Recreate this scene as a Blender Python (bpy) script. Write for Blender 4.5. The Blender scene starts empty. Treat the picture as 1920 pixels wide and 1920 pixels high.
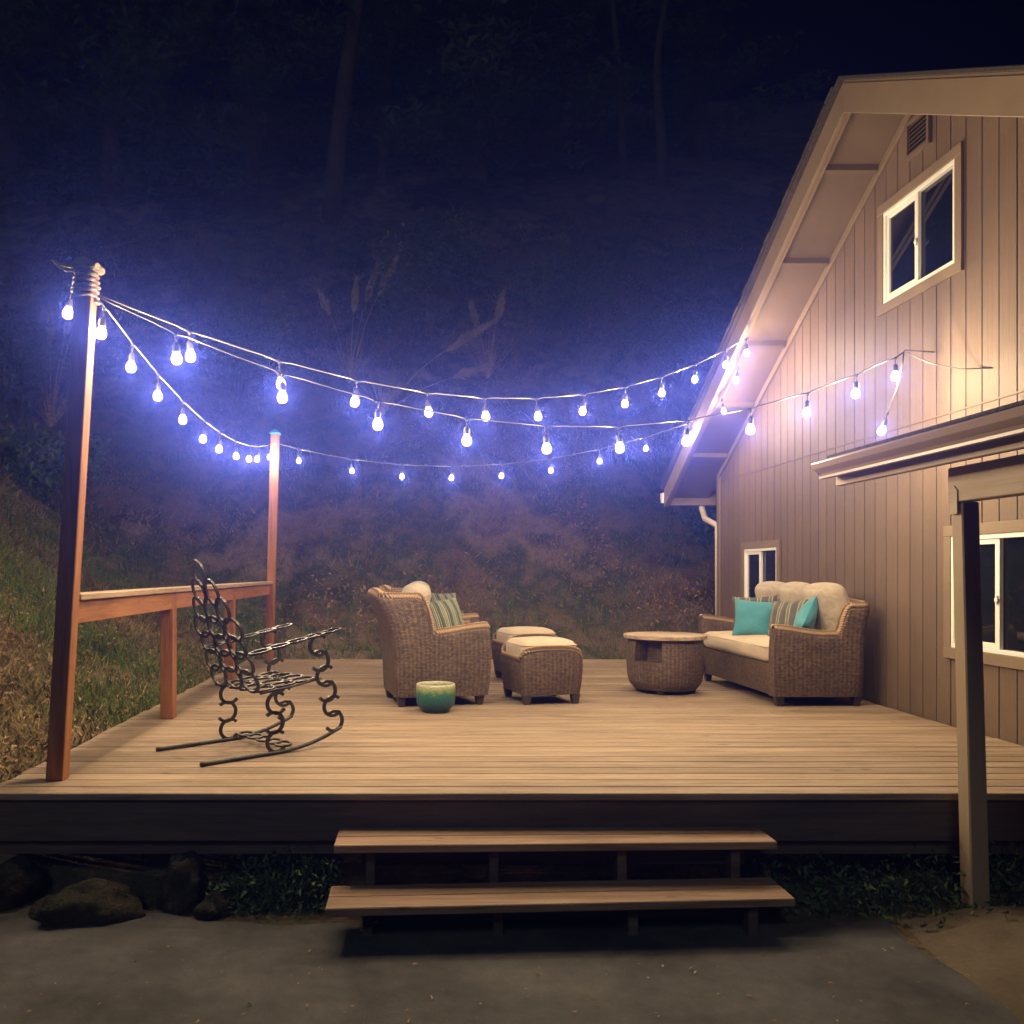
import bpy, bmesh, math, random
import numpy as np
from mathutils import Vector, Matrix, noise as mnoise

R = math.radians
rnd = random.Random(7)
nrs = np.random.RandomState(11)
scene = bpy.context.scene
C = scene.collection

# ------------------------------------------------------------------ camera
cd = bpy.data.cameras.new("camera")
cam = bpy.data.objects.new("camera", cd)
C.objects.link(cam)
cam.location = (0, 0, 1.68)
cam.rotation_euler = (R(90), 0, 0)
cd.sensor_fit = 'HORIZONTAL'
cd.sensor_width = 36
cd.lens = 1632 / 1920 * 36
cd.shift_x = (960 - 790) / 1920
cd.shift_y = (1072 - 960) / 1920
cd.clip_start = 0.05
cd.clip_end = 400
scene.camera = cam

# ------------------------------------------------------------------ night sky, moonless, with an added fill lamp
BULB = 31.0           # watts given off by each lamp
WARM = (1.0, 0.75, 0.45)
world = bpy.data.worlds.new("World")
scene.world = world
world.use_nodes = True
wn = world.node_tree
bg = wn.nodes["Background"]
sky = wn.nodes.new("ShaderNodeTexSky")
sky.sky_type = 'NISHITA'
sky.sun_disc = False
sky.sun_elevation = R(-4.0)
sky.sun_rotation = R(200)
sky.air_density = 1.0
sky.dust_density = 0.2
sky.ozone_density = 6.0
wn.links.new(sky.outputs[0], bg.inputs[0])
bg.inputs[1].default_value = 0.05

sl = bpy.data.lights.new("fill_lamp", 'SUN')  # added fill with no source in the scene, lifts dark timber fronts and trees
sl.energy = 0.34
sl.angle = R(12)
sl.color = (0.85, 1.0, 0.92)
fill_lamp = bpy.data.objects.new("fill_lamp", sl)
C.objects.link(fill_lamp)
fill_lamp.rotation_euler = (R(48), R(-20), R(0))

scene.view_settings.view_transform = 'Standard'
scene.view_settings.look = 'None'
scene.view_settings.exposure = 0.0
scene.view_settings.gamma = 1.0
cy = scene.cycles
cy.use_denoising = True
try:
    cy.denoiser = 'OPENIMAGEDENOISE'
except Exception:
    pass
cy.max_bounces = 4
cy.diffuse_bounces = 2
cy.glossy_bounces = 2
cy.transmission_bounces = 2
cy.volume_bounces = 0
cy.transparent_max_bounces = 4
cy.sample_clamp_indirect = 4
cy.caustics_reflective = False
cy.caustics_refractive = False
cy.use_light_tree = True
cy.use_adaptive_sampling = True
cy.adaptive_threshold = 0.05

DZ = 0.56             # deck top
YF, YB = 4.40, 11.15  # deck front and back
XL, XR = -2.22, 3.86
WX = 3.89             # house wall plane


# ------------------------------------------------------------------ materials
class NT:
    def __init__(self, m):
        self.t = m.node_tree
        self.n = self.t.nodes
        self.l = self.t.links

    def new(self, typ, **kw):
        nd = self.n.new(typ)
        for k, v in kw.items():
            if k.startswith('i_'):
                key = k[2:]
                key = int(key) if key.isdigit() else key.replace('_', ' ')
                nd.inputs[key].default_value = v
            else:
                setattr(nd, k, v)
        return nd

    def link(self, a, b):
        self.l.new(a, b)


def mat(name, color=(0.5, 0.5, 0.5), rough=0.6, spec=0.4, metal=0.0):
    m = bpy.data.materials.new(name)
    m.use_nodes = True
    p = m.node_tree.nodes["Principled BSDF"]
    p.inputs["Base Color"].default_value = (*color, 1)
    p.inputs["Roughness"].default_value = rough
    p.inputs["Specular IOR Level"].default_value = spec
    p.inputs["Metallic"].default_value = metal
    return m, NT(m), p


def ramp(nt, stops):
    r = nt.new("ShaderNodeValToRGB")
    el = r.color_ramp.elements
    while len(el) < len(stops):
        el.new(0.5)
    for e, (pos, c) in zip(el, stops):
        e.position = pos
        e.color = (*c, 1)
    return r


def coords(nt, kind="Object", scale=(1, 1, 1), loc=(0, 0, 0), rot=(0, 0, 0)):
    tc = nt.new("ShaderNodeTexCoord")
    mp = nt.new("ShaderNodeMapping")
    mp.inputs["Scale"].default_value = scale
    mp.inputs["Location"].default_value = loc
    mp.inputs["Rotation"].default_value = rot
    nt.link(tc.outputs[kind], mp.inputs[0])
    return mp.outputs[0]


def noise(nt, vec, scale, detail=4, rough=0.55, dist=0.0):
    n = nt.new("ShaderNodeTexNoise")
    n.inputs["Scale"].default_value = scale
    n.inputs["Detail"].default_value = detail
    n.inputs["Roughness"].default_value = rough
    n.inputs["Distortion"].default_value = dist
    if vec is not None:
        nt.link(vec, n.inputs["Vector"])
    return n


def bump(nt, p, height, strength=0.3, dist=0.01, prev=None):
    b = nt.new("ShaderNodeBump")
    b.inputs["Strength"].default_value = strength
    b.inputs["Distance"].default_value = dist
    nt.link(height, b.inputs["Height"])
    if prev is not None:
        nt.link(prev, b.inputs["Normal"])
    nt.link(b.outputs[0], p.inputs["Normal"])
    return b.outputs[0]


def mixc(nt, fac, a, b, typ='MIX'):
    m = nt.new("ShaderNodeMix", data_type='RGBA', blend_type=typ)
    for sock, v in ((m.inputs[0], fac), (m.inputs[6], a), (m.inputs[7], b)):
        if isinstance(v, (tuple, list)):
            sock.default_value = (*v, 1)
        elif isinstance(v, (int, float)):
            sock.default_value = v
        else:
            nt.link(v, sock)
    return m.outputs[2]


def wood(name, stops, axis=0, rough=0.65, vary=0.35, grain=28.0, spec=0.3, bstr=0.25):
    """planed timber: grain drawn out along one axis, every board its own tone"""
    m, nt, p = mat(name, rough=rough, spec=spec)
    oi = nt.new("ShaderNodeObjectInfo")
    tc = nt.new("ShaderNodeTexCoord")
    add = nt.new("ShaderNodeVectorMath", operation='ADD')
    sc = nt.new("ShaderNodeVectorMath", operation='SCALE')
    sc.inputs[0].default_value = (13.0, 7.0, 5.0)
    nt.link(oi.outputs["Random"], sc.inputs["Scale"])
    nt.link(tc.outputs["Object"], add.inputs[0])
    nt.link(sc.outputs[0], add.inputs[1])
    mp = nt.new("ShaderNodeMapping")
    s = [1.0, 1.0, 1.0]
    s[axis] = 0.06
    mp.inputs["Scale"].default_value = s
    nt.link(add.outputs[0], mp.inputs[0])
    v = mp.outputs[0]
    n1 = noise(nt, v, grain, 5, 0.6, 0.6)
    n2 = noise(nt, v, grain * 3.5, 3, 0.6)
    mp2 = nt.new("ShaderNodeMapping")
    s2 = [1.0, 1.0, 1.0]
    s2[axis] = 0.35
    mp2.inputs["Scale"].default_value = s2
    nt.link(add.outputs[0], mp2.inputs[0])
    n3 = noise(nt, mp2.outputs[0], 1.7, 3, 0.6)
    cr = ramp(nt, stops)
    nt.link(n1.outputs[0], cr.inputs[0])
    c = mixc(nt, 0.35, cr.outputs[0], n2.outputs[0], 'OVERLAY')
    hs = nt.new("ShaderNodeHueSaturation")
    mr = nt.new("ShaderNodeMapRange")
    mr.inputs[3].default_value = 1 - vary
    mr.inputs[4].default_value = 1 + vary * 0.7
    nt.link(oi.outputs["Random"], mr.inputs[0])
    nt.link(mr.outputs[0], hs.inputs["Value"])
    nt.link(c, hs.inputs["Color"])
    mr2 = nt.new("ShaderNodeMapRange")
    mr2.inputs[1].default_value = 0.3
    mr2.inputs[2].default_value = 0.75
    mr2.inputs[3].default_value = 0.72
    mr2.inputs[4].default_value = 1.12
    nt.link(n3.outputs[0], mr2.inputs[0])
    c2 = mixc(nt, 1.0, hs.outputs[0], mr2.outputs[0], 'MULTIPLY')
    # knots: sparse dark spots
    vo = nt.new("ShaderNodeTexVoronoi")
    mp3 = nt.new("ShaderNodeMapping")
    s3 = [1.0, 1.0, 1.0]
    s3[axis] = 0.45
    mp3.inputs["Scale"].default_value = s3
    nt.link(add.outputs[0], mp3.inputs[0])
    nt.link(mp3.outputs[0], vo.inputs["Vector"])
    vo.inputs["Scale"].default_value = 4.5
    kr = ramp(nt, [(0.03, (0.25, 0.2, 0.16)), (0.09, (1, 1, 1))])
    nt.link(vo.outputs["Distance"], kr.inputs[0])
    c3 = mixc(nt, 0.8, c2, kr.outputs[0], 'MULTIPLY')
    nt.link(c3, p.inputs["Base Color"])
    bump(nt, p, n1.outputs[0], bstr, 0.004)
    return m


M = {}
M['deck'] = wood('deck_timber', [(0.25, (0.185, 0.127, 0.08)), (0.5, (0.325, 0.238, 0.165)), (0.75, (0.42, 0.318, 0.23))], 0, 0.7, 0.16)
M['tread'] = wood('tread_timber', [(0.25, (0.18, 0.105, 0.065)), (0.5, (0.31, 0.20, 0.13)), (0.75, (0.39, 0.27, 0.18))], 0, 0.7, 0.15)
M['redwood'] = wood('redwood', [(0.25, (0.20, 0.074, 0.026)), (0.5, (0.335, 0.138, 0.053)), (0.75, (0.42, 0.19, 0.08))], 2, 0.6, 0.12)
M['redrail'] = wood('redwood_rail', [(0.25, (0.21, 0.076, 0.027)), (0.5, (0.35, 0.145, 0.056)), (0.75, (0.43, 0.195, 0.082))], 1, 0.6, 0.12)
M['railcap'] = wood('weathered_rail', [(0.25, (0.25, 0.16, 0.10)), (0.5, (0.38, 0.27, 0.18)), (0.75, (0.45, 0.34, 0.24))], 1, 0.7, 0.1)
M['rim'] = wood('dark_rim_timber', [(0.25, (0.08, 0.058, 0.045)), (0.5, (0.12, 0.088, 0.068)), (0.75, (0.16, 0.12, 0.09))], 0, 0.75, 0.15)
M['tabletop'] = wood('table_planks', [(0.25, (0.20, 0.125, 0.075)), (0.5, (0.40, 0.30, 0.21)), (0.75, (0.55, 0.45, 0.35))], 0, 0.6, 0.25, 20)


def paint_wood(name, col, axis=2, rough=0.42, spec=0.5, bstr=0.5, grain=40):
    m, nt, p = mat(name, col, rough, spec)
    s = [1.0, 1.0, 1.0]
    s[axis] = 0.05
    oi = nt.new("ShaderNodeObjectInfo")
    v = coords(nt, "Object", s)
    add = nt.new("ShaderNodeVectorMath", operation='ADD')
    nt.link(v, add.inputs[0])
    nt.link(oi.outputs["Random"], add.inputs[1])
    n1 = noise(nt, add.outputs[0], grain, 5, 0.65, 0.4)
    n2 = noise(nt, coords(nt, "Object"), 3.0, 3)
    mr = nt.new("ShaderNodeMapRange")
    mr.inputs[3].default_value = 0.90
    mr.inputs[4].default_value = 1.08
    nt.link(n1.outputs[0], mr.inputs[0])
    c = mixc(nt, 1.0, col, mr.outputs[0], 'MULTIPLY')
    mr3 = nt.new("ShaderNodeMapRange")
    mr3.inputs[3].default_value = 0.78
    mr3.inputs[4].default_value = 1.14
    nt.link(n2.outputs[0], mr3.inputs[0])
    c = mixc(nt, 1.0, c, mr3.outputs[0], 'MULTIPLY')
    mr2 = nt.new("ShaderNodeMapRange")
    mr2.inputs[3].default_value = 0.93
    mr2.inputs[4].default_value = 1.07
    nt.link(oi.outputs["Random"], mr2.inputs[0])
    c = mixc(nt, 1.0, c, mr2.outputs[0], 'MULTIPLY')
    nt.link(c, p.inputs["Base Color"])
    bump(nt, p, n1.outputs[0], bstr, 0.006)
    return m


M['siding'] = paint_wood('siding_paint', (0.152, 0.107, 0.077), 2, 0.52, 0.35, 0.7, 45)
M['soffit'] = paint_wood('soffit_paint', (0.15, 0.108, 0.075), 1, 0.6, 0.4, 0.2, 30)
M['trim'] = paint_wood('trim_paint', (0.215, 0.16, 0.11), 1, 0.5, 0.4, 0.25, 30)
M['porch'] = paint_wood('porch_paint', (0.33, 0.25, 0.17), 1, 0.55, 0.4, 0.6, 35)
M['porchpost'] = paint_wood('porch_post_paint', (0.31, 0.235, 0.155), 2, 0.55, 0.4, 0.5, 35)
M['gutter'] = mat('gutter_metal', (0.27, 0.20, 0.15), 0.38, 0.5)[0]
M['white'] = mat('white_vinyl', (0.82, 0.82, 0.80), 0.45, 0.5)[0]
M['whitemetal'] = mat('white_downpipe', (0.55, 0.48, 0.40), 0.45, 0.5)[0]
M['core'] = mat('dark_sheathing', (0.02, 0.015, 0.01), 0.9, 0.1)[0]


def glass_mat():
    m, nt, p = mat('window_glass', (0.006, 0.008, 0.012), 0.03, 0.5)
    n = noise(nt, coords(nt, "Object"), 2.0, 2)
    bump(nt, p, n.outputs[0], 0.04, 0.01)
    return m


M['glass'] = glass_mat()


def shingle_mat():
    m, nt, p = mat('roof_shingles', (0.045, 0.038, 0.034), 0.9, 0.2)
    n = noise(nt, coords(nt), 60, 4)
    bump(nt, p, n.outputs[0], 0.6, 0.01)
    r = ramp(nt, [(0.3, (0.025, 0.021, 0.02)), (0.7, (0.085, 0.07, 0.06))])
    nt.link(n.outputs[0], r.inputs[0])
    nt.link(r.outputs[0], p.inputs["Base Color"])
    return m


M['shingle'] = shingle_mat()


def wicker_mat(name, dark, mid, light, row=0.014, seg=0.034):
    m, nt, p = mat(name, mid, 0.55, 0.35)
    uv = coords(nt, "UV")
    wob = noise(nt, uv, 9, 3)
    mixv = nt.new("ShaderNodeVectorMath", operation='MULTIPLY_ADD')
    mixv.inputs[1].default_value = (0.006, 0.004, 0)
    nt.link(wob.outputs[1], mixv.inputs[0])
    nt.link(uv, mixv.inputs[2])
    br = nt.new("ShaderNodeTexBrick")
    br.offset = 0.5
    br.inputs["Color1"].default_value = (*dark, 1)
    br.inputs["Color2"].default_value = (*light, 1)
    br.inputs["Mortar"].default_value = (dark[0] * 0.2, dark[1] * 0.2, dark[2] * 0.2, 1)
    br.inputs["Scale"].default_value = 1.0
    br.inputs["Brick Width"].default_value = seg
    br.inputs["Row Height"].default_value = row
    br.inputs["Mortar Size"].default_value = 0.0022
    br.inputs["Mortar Smooth"].default_value = 1.0
    br.inputs["Bias"].default_value = -0.1
    nt.link(mixv.outputs[0], br.inputs["Vector"])
    st = nt.new("ShaderNodeMapping")
    st.inputs["Scale"].default_value = (6, 90, 1)
    nt.link(uv, st.inputs[0])
    n2 = noise(nt, st.outputs[0], 1.0, 4)
    n3 = noise(nt, uv, 5.5, 3)
    c = mixc(nt, 0.40, br.outputs["Color"], n2.outputs[0], 'OVERLAY')
    r3 = ramp(nt, [(0.3, (0.84, 0.83, 0.82)), (0.7, (1.10, 1.08, 1.05))])
    nt.link(n3.outputs[0], r3.inputs[0])
    c = mixc(nt, 1.0, c, r3.outputs[0], 'MULTIPLY')
    # upright stakes the strands are woven round
    sx = nt.new("ShaderNodeSeparateXYZ")
    nt.link(uv, sx.inputs[0])
    mlx = nt.new("ShaderNodeMath", operation='MULTIPLY')
    mlx.inputs[1].default_value = 2 * math.pi / 0.036
    nt.link(sx.outputs[0], mlx.inputs[0])
    sn = nt.new("ShaderNodeMath", operation='SINE')
    nt.link(mlx.outputs[0], sn.inputs[0])
    mrx = nt.new("ShaderNodeMapRange")
    mrx.inputs[1].default_value = -1.0
    mrx.inputs[2].default_value = 1.0
    mrx.inputs[3].default_value = 0.74
    mrx.inputs[4].default_value = 1.12
    nt.link(sn.outputs[0], mrx.inputs[0])
    c = mixc(nt, 1.0, c, mrx.outputs[0], 'MULTIPLY')
    nt.link(c, p.inputs["Base Color"])
    inv = nt.new("ShaderNodeMath", operation='SUBTRACT')
    inv.inputs[0].default_value = 1.0
    nt.link(br.outputs["Fac"], inv.inputs[1])
    ad = nt.new("ShaderNodeMath", operation='MULTIPLY_ADD')
    ad.inputs[1].default_value = 0.6
    nt.link(n2.outputs[0], ad.inputs[0])
    nt.link(inv.outputs[0], ad.inputs[2])
    bump(nt, p, ad.outputs[0], 0.5, 0.004)
    return m


M['wicker'] = wicker_mat('wicker_weave', (0.105, 0.072, 0.044), (0.16, 0.11, 0.07), (0.225, 0.16, 0.105), 0.012, 0.024)
M['wickerdark'] = wicker_mat('wicker_weave_dark', (0.105, 0.069, 0.042), (0.155, 0.104, 0.065), (0.215, 0.15, 0.098), 0.012, 0.024)


def braid_mat():
    m, nt, p = mat('wicker_braid', (0.2, 0.13, 0.07), 0.55, 0.35)
    uv = coords(nt, "UV", (1, 1, 1), (0, 0, 0), (0, 0, 0.9))
    w = nt.new("ShaderNodeTexWave")
    w.inputs["Scale"].default_value = 9
    w.inputs["Distortion"].default_value = 2.5
    w.inputs["Detail"].default_value = 2
    nt.link(uv, w.inputs["Vector"])
    r = ramp(nt, [(0.15, (0.12, 0.07, 0.032)), (0.6, (0.32, 0.21, 0.11)), (1.0, (0.46, 0.32, 0.18))])
    nt.link(w.outputs[1], r.inputs[0])
    nt.link(r.outputs[0], p.inputs["Base Color"])
    bump(nt, p, w.outputs[1], 0.8, 0.008)
    return m


M['braid'] = braid_mat()
M['foot'] = mat('dark_wood_foot', (0.055, 0.04, 0.033), 0.5, 0.4)[0]


def fabric(name, col, wr=0.35, weave=420):
    m, nt, p = mat(name, col, 0.9, 0.15)
    p.inputs["Sheen Weight"].default_value = 0.15
    v = coords(nt)
    n1 = noise(nt, v, weave, 2)
    n2 = noise(nt, v, 7, 4, 0.55, 0.8)
    n3 = noise(nt, v, 2.5, 2)
    a = nt.new("ShaderNodeMapRange")
    a.inputs[1].default_value = 0.3
    a.inputs[2].default_value = 0.7
    a.inputs[3].default_value = 0.86
    a.inputs[4].default_value = 1.06
    nt.link(n3.outputs[0], a.inputs[0])
    nt.link(mixc(nt, 1.0, col, a.outputs[0], 'MULTIPLY'), p.inputs["Base Color"])
    b = bump(nt, p, n1.outputs[0], 0.25, 0.002)
    bump(nt, p, n2.outputs[0], wr, 0.03, b)
    return m


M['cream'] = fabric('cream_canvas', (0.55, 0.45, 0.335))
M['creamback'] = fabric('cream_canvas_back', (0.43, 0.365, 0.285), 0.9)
M['teal'] = fabric('teal_cotton', (0.08, 0.29, 0.35), 0.5)


def stripe_mat(name, cols, scale=9.0):
    m, nt, p = mat(name, (0.2, 0.25, 0.2), 0.9, 0.15)
    uv = coords(nt, "UV")
    sp = nt.new("ShaderNodeSeparateXYZ")
    nt.link(uv, sp.inputs[0])
    fr = nt.new("ShaderNodeMath", operation='FRACT')
    ml = nt.new("ShaderNodeMath", operation='MULTIPLY')
    ml.inputs[1].default_value = scale
    nt.link(sp.outputs[0], ml.inputs[0])
    nt.link(ml.outputs[0], fr.inputs[0])
    r = ramp(nt, cols)
    r.color_ramp.interpolation = 'CONSTANT'
    nt.link(fr.outputs[0], r.inputs[0])
    nt.link(r.outputs[0], p.inputs["Base Color"])
    n1 = noise(nt, coords(nt), 8, 3, 0.5, 0.6)
    bump(nt, p, n1.outputs[0], 0.4, 0.02)
    return m


GRN, DGR, CRM, GRY = (0.10, 0.125, 0.07), (0.055, 0.085, 0.075), (0.46, 0.42, 0.27), (0.13, 0.155, 0.14)
M['stripe'] = stripe_mat('striped_fabric', [(0.0, GRN), (0.22, CRM), (0.27, GRY), (0.42, CRM), (0.47, DGR), (0.55, CRM), (0.62, GRN), (0.78, CRM), (0.82, DGR)], 4.0)
M['stripe2'] = stripe_mat('striped_grey_fabric', [(0.0, (0.10, 0.10, 0.09)), (0.3, (0.40, 0.34, 0.25)), (0.36, (0.14, 0.15, 0.11)), (0.6, (0.42, 0.36, 0.26)), (0.66, (0.13, 0.10, 0.08)), (0.8, (0.09, 0.11, 0.10))], 4.0)


def horseshoe_mat():
    m, nt, p = mat('wrought_iron', (0.028, 0.026, 0.022), 0.38, 0.6, 0.25)
    n = noise(nt, coords(nt), 45, 4)
    r = ramp(nt, [(0.35, (0.014, 0.015, 0.012)), (0.7, (0.05, 0.045, 0.03))])
    nt.link(n.outputs[0], r.inputs[0])
    nt.link(r.outputs[0], p.inputs["Base Color"])
    bump(nt, p, n.outputs[0], 0.3, 0.003)
    return m


M['iron'] = horseshoe_mat()


def pot_mat():
    m, nt, p = mat('glazed_ceramic', (0.1, 0.3, 0.25), 0.3, 0.5)
    v = coords(nt)
    sp = nt.new("ShaderNodeSeparateXYZ")
    nt.link(v, sp.inputs[0])
    n = noise(nt, v, 26, 3)
    ma = nt.new("ShaderNodeMath", operation='MULTIPLY_ADD')
    ma.inputs[1].default_value = 0.07
    nt.link(n.outputs[0], ma.inputs[0])
    nt.link(sp.outputs[2], ma.inputs[2])
    mr = nt.new("ShaderNodeMapRange")
    mr.inputs[1].default_value = 0.03
    mr.inputs[2].default_value = 0.26
    nt.link(ma.outputs[0], mr.inputs[0])
    r = ramp(nt, [(0.0, (0.010, 0.045, 0.065)), (0.45, (0.018, 0.11, 0.11)), (0.66, (0.035, 0.16, 0.11)), (0.80, (0.22, 0.30, 0.12)), (0.93, (0.42, 0.42, 0.26)), (1.0, (0.50, 0.47, 0.33))])
    nt.link(mr.outputs[0], r.inputs[0])
    nt.link(r.outputs[0], p.inputs["Base Color"])
    vo = nt.new("ShaderNodeTexVoronoi")
    vo.inputs["Scale"].default_value = 55
    nt.link(v, vo.inputs["Vector"])
    bump(nt, p, vo.outputs[0], 0.6, 0.006)
    return m


M['pot'] = pot_mat()
M['cable'] = mat('black_rubber_cable', (0.10, 0.095, 0.09), 0.38, 0.55)[0]
M['socket'] = mat('black_socket', (0.05, 0.048, 0.045), 0.4, 0.5)[0]


def bulb_mat():
    m, nt, p = mat('glowing_bulb', (0.8, 0.75, 0.6), 0.3)
    # thin frosted glass: lets the filament's light out and glows itself
    em = nt.new("ShaderNodeEmission")
    em.inputs[0].default_value = (1.0, 0.68, 0.32, 1)
    em.inputs[1].default_value = 2.6
    tr = nt.new("ShaderNodeBsdfTransparent")
    ad = nt.new("ShaderNodeAddShader")
    nt.link(em.outputs[0], ad.inputs[0])
    nt.link(tr.outputs[0], ad.inputs[1])
    nt.link(ad.outputs[0], nt.n["Material Output"].inputs["Surface"])
    m.cycles.emission_sampling = 'NONE'
    return m


M['bulb'] = bulb_mat()


def asphalt_mat():
    m, nt, p = mat('asphalt', (0.05, 0.046, 0.042), 0.85, 0.3)
    v = coords(nt)
    n1 = noise(nt, v, 220, 3, 0.7)
    n2 = noise(nt, v, 1.6, 5, 0.6)
    n3 = noise(nt, v, 14, 4, 0.6)
    r = ramp(nt, [(0.32, (0.030, 0.030, 0.031)), (0.5, (0.066, 0.064, 0.063)), (0.68, (0.092, 0.090, 0.089))])
    nt.link(n2.outputs[0], r.inputs[0])
    c = mixc(nt, 0.55, r.outputs[0], n1.outputs[0], 'OVERLAY')
    c = mixc(nt, 0.35, c, n3.outputs[0], 'OVERLAY')
    nt.link(c, p.inputs["Base Color"])
    ad = nt.new("ShaderNodeMath", operation='ADD')
    nt.link(n1.outputs[0], ad.inputs[0])
    nt.link(n3.outputs[0], ad.inputs[1])
    bump(nt, p, ad.outputs[0], 0.5, 0.006)
    return m


M['asphalt'] = asphalt_mat()


def soil_mat(name, stops, patch=0.6, fine=35, bs=0.8, ov=0.7):
    m, nt, p = mat(name, (0.1, 0.08, 0.05), 0.95, 0.1)
    v = coords(nt)
    n1 = noise(nt, v, patch, 6, 0.65)
    n2 = noise(nt, v, fine, 5, 0.7)
    r = ramp(nt, stops)
    nt.link(n1.outputs[0], r.inputs[0])
    c = mixc(nt, ov, r.outputs[0], n2.outputs[0], 'OVERLAY')
    nt.link(c, p.inputs["Base Color"])
    bump(nt, p, n2.outputs[0], bs, 0.05)
    return m


M['soil'] = soil_mat('hillside_soil', [(0.32, (0.05, 0.04, 0.028)), (0.44, (0.20, 0.135, 0.09)), (0.52, (0.07, 0.075, 0.035)), (0.62, (0.27, 0.19, 0.135)), (0.72, (0.09, 0.065, 0.045))])
M['dirt'] = soil_mat('packed_earth', [(0.3, (0.075, 0.058, 0.04)), (0.5, (0.115, 0.09, 0.062)), (0.7, (0.155, 0.125, 0.09))], 1.2, 45, 0.15, 0.35)
M['rock'] = soil_mat('boulder_stone', [(0.3, (0.025, 0.026, 0.016)), (0.6, (0.06, 0.055, 0.036)), (0.8, (0.03, 0.04, 0.02))], 4, 30)
M['concrete'] = soil_mat('concrete_block', [(0.3, (0.22, 0.21, 0.19)), (0.8, (0.32, 0.30, 0.27))], 3, 60)


def leaf_mat(name, stops, scale=2.0):
    m, nt, p = mat(name, (0.06, 0.09, 0.03), 0.8, 0.15)
    n1 = noise(nt, coords(nt), scale, 3, 0.7)
    n2 = noise(nt, coords(nt), scale * 14, 2, 0.7)
    ad = nt.new("ShaderNodeMath", operation='MULTIPLY_ADD')
    ad.inputs[1].default_value = 0.5
    nt.link(n2.outputs[0], ad.inputs[0])
    ml = nt.new("ShaderNodeMath", operation='MULTIPLY')
    ml.inputs[1].default_value = 0.5
    nt.link(n1.outputs[0], ml.inputs[0])
    nt.link(ml.outputs[0], ad.inputs[2])
    r = ramp(nt, stops)
    nt.link(ad.outputs[0], r.inputs[0])
    nt.link(r.outputs[0], p.inputs["Base Color"])
    return m


M['drygrass'] = leaf_mat('dry_grass', [(0.38, (0.13, 0.095, 0.048)), (0.5, (0.275, 0.205, 0.10)), (0.62, (0.42, 0.33, 0.17))], 1.2)
M['greengrass'] = leaf_mat('green_grass', [(0.38, (0.045, 0.08, 0.02)), (0.5, (0.095, 0.145, 0.033)), (0.64, (0.19, 0.21, 0.065))], 1.0)
M['litter'] = leaf_mat('fallen_leaves', [(0.36, (0.14, 0.06, 0.03)), (0.5, (0.30, 0.18, 0.09)), (0.64, (0.52, 0.40, 0.25))], 5.0)
M['conifer'] = leaf_mat('conifer_needles', [(0.38, (0.025, 0.055, 0.018)), (0.5, (0.05, 0.10, 0.032)), (0.64, (0.10, 0.155, 0.06))], 0.7)
M['shrub'] = leaf_mat('shrub_leaves', [(0.38, (0.04, 0.07, 0.028)), (0.5, (0.075, 0.115, 0.045)), (0.64, (0.13, 0.15, 0.07))], 2.5)
M['bracken'] = leaf_mat('dead_bracken', [(0.38, (0.12, 0.055, 0.035)), (0.5, (0.26, 0.14, 0.09)), (0.64, (0.42, 0.28, 0.20))], 3.0)
M['plume'] = leaf_mat('pampas_plume', [(0.38, (0.20, 0.16, 0.11)), (0.6, (0.36, 0.30, 0.22))], 4.0)
M['bark'] = soil_mat('bark', [(0.3, (0.07, 0.055, 0.042)), (0.7, (0.14, 0.115, 0.09))], 2.0, 18)
M['rope'] = soil_mat('pale_rope_wrap', [(0.3, (0.34, 0.30, 0.22)), (0.7, (0.50, 0.44, 0.34))], 9, 80)
M['capcyan'] = mat('cyan_plastic_cap', (0.05, 0.35, 0.42), 0.25, 0.5)[0]  # plain cyan colour of the far post's cap
M['steel'] = mat('galvanised_steel', (0.42, 0.38, 0.32), 0.45, 0.5, 0.7)[0]


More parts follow.
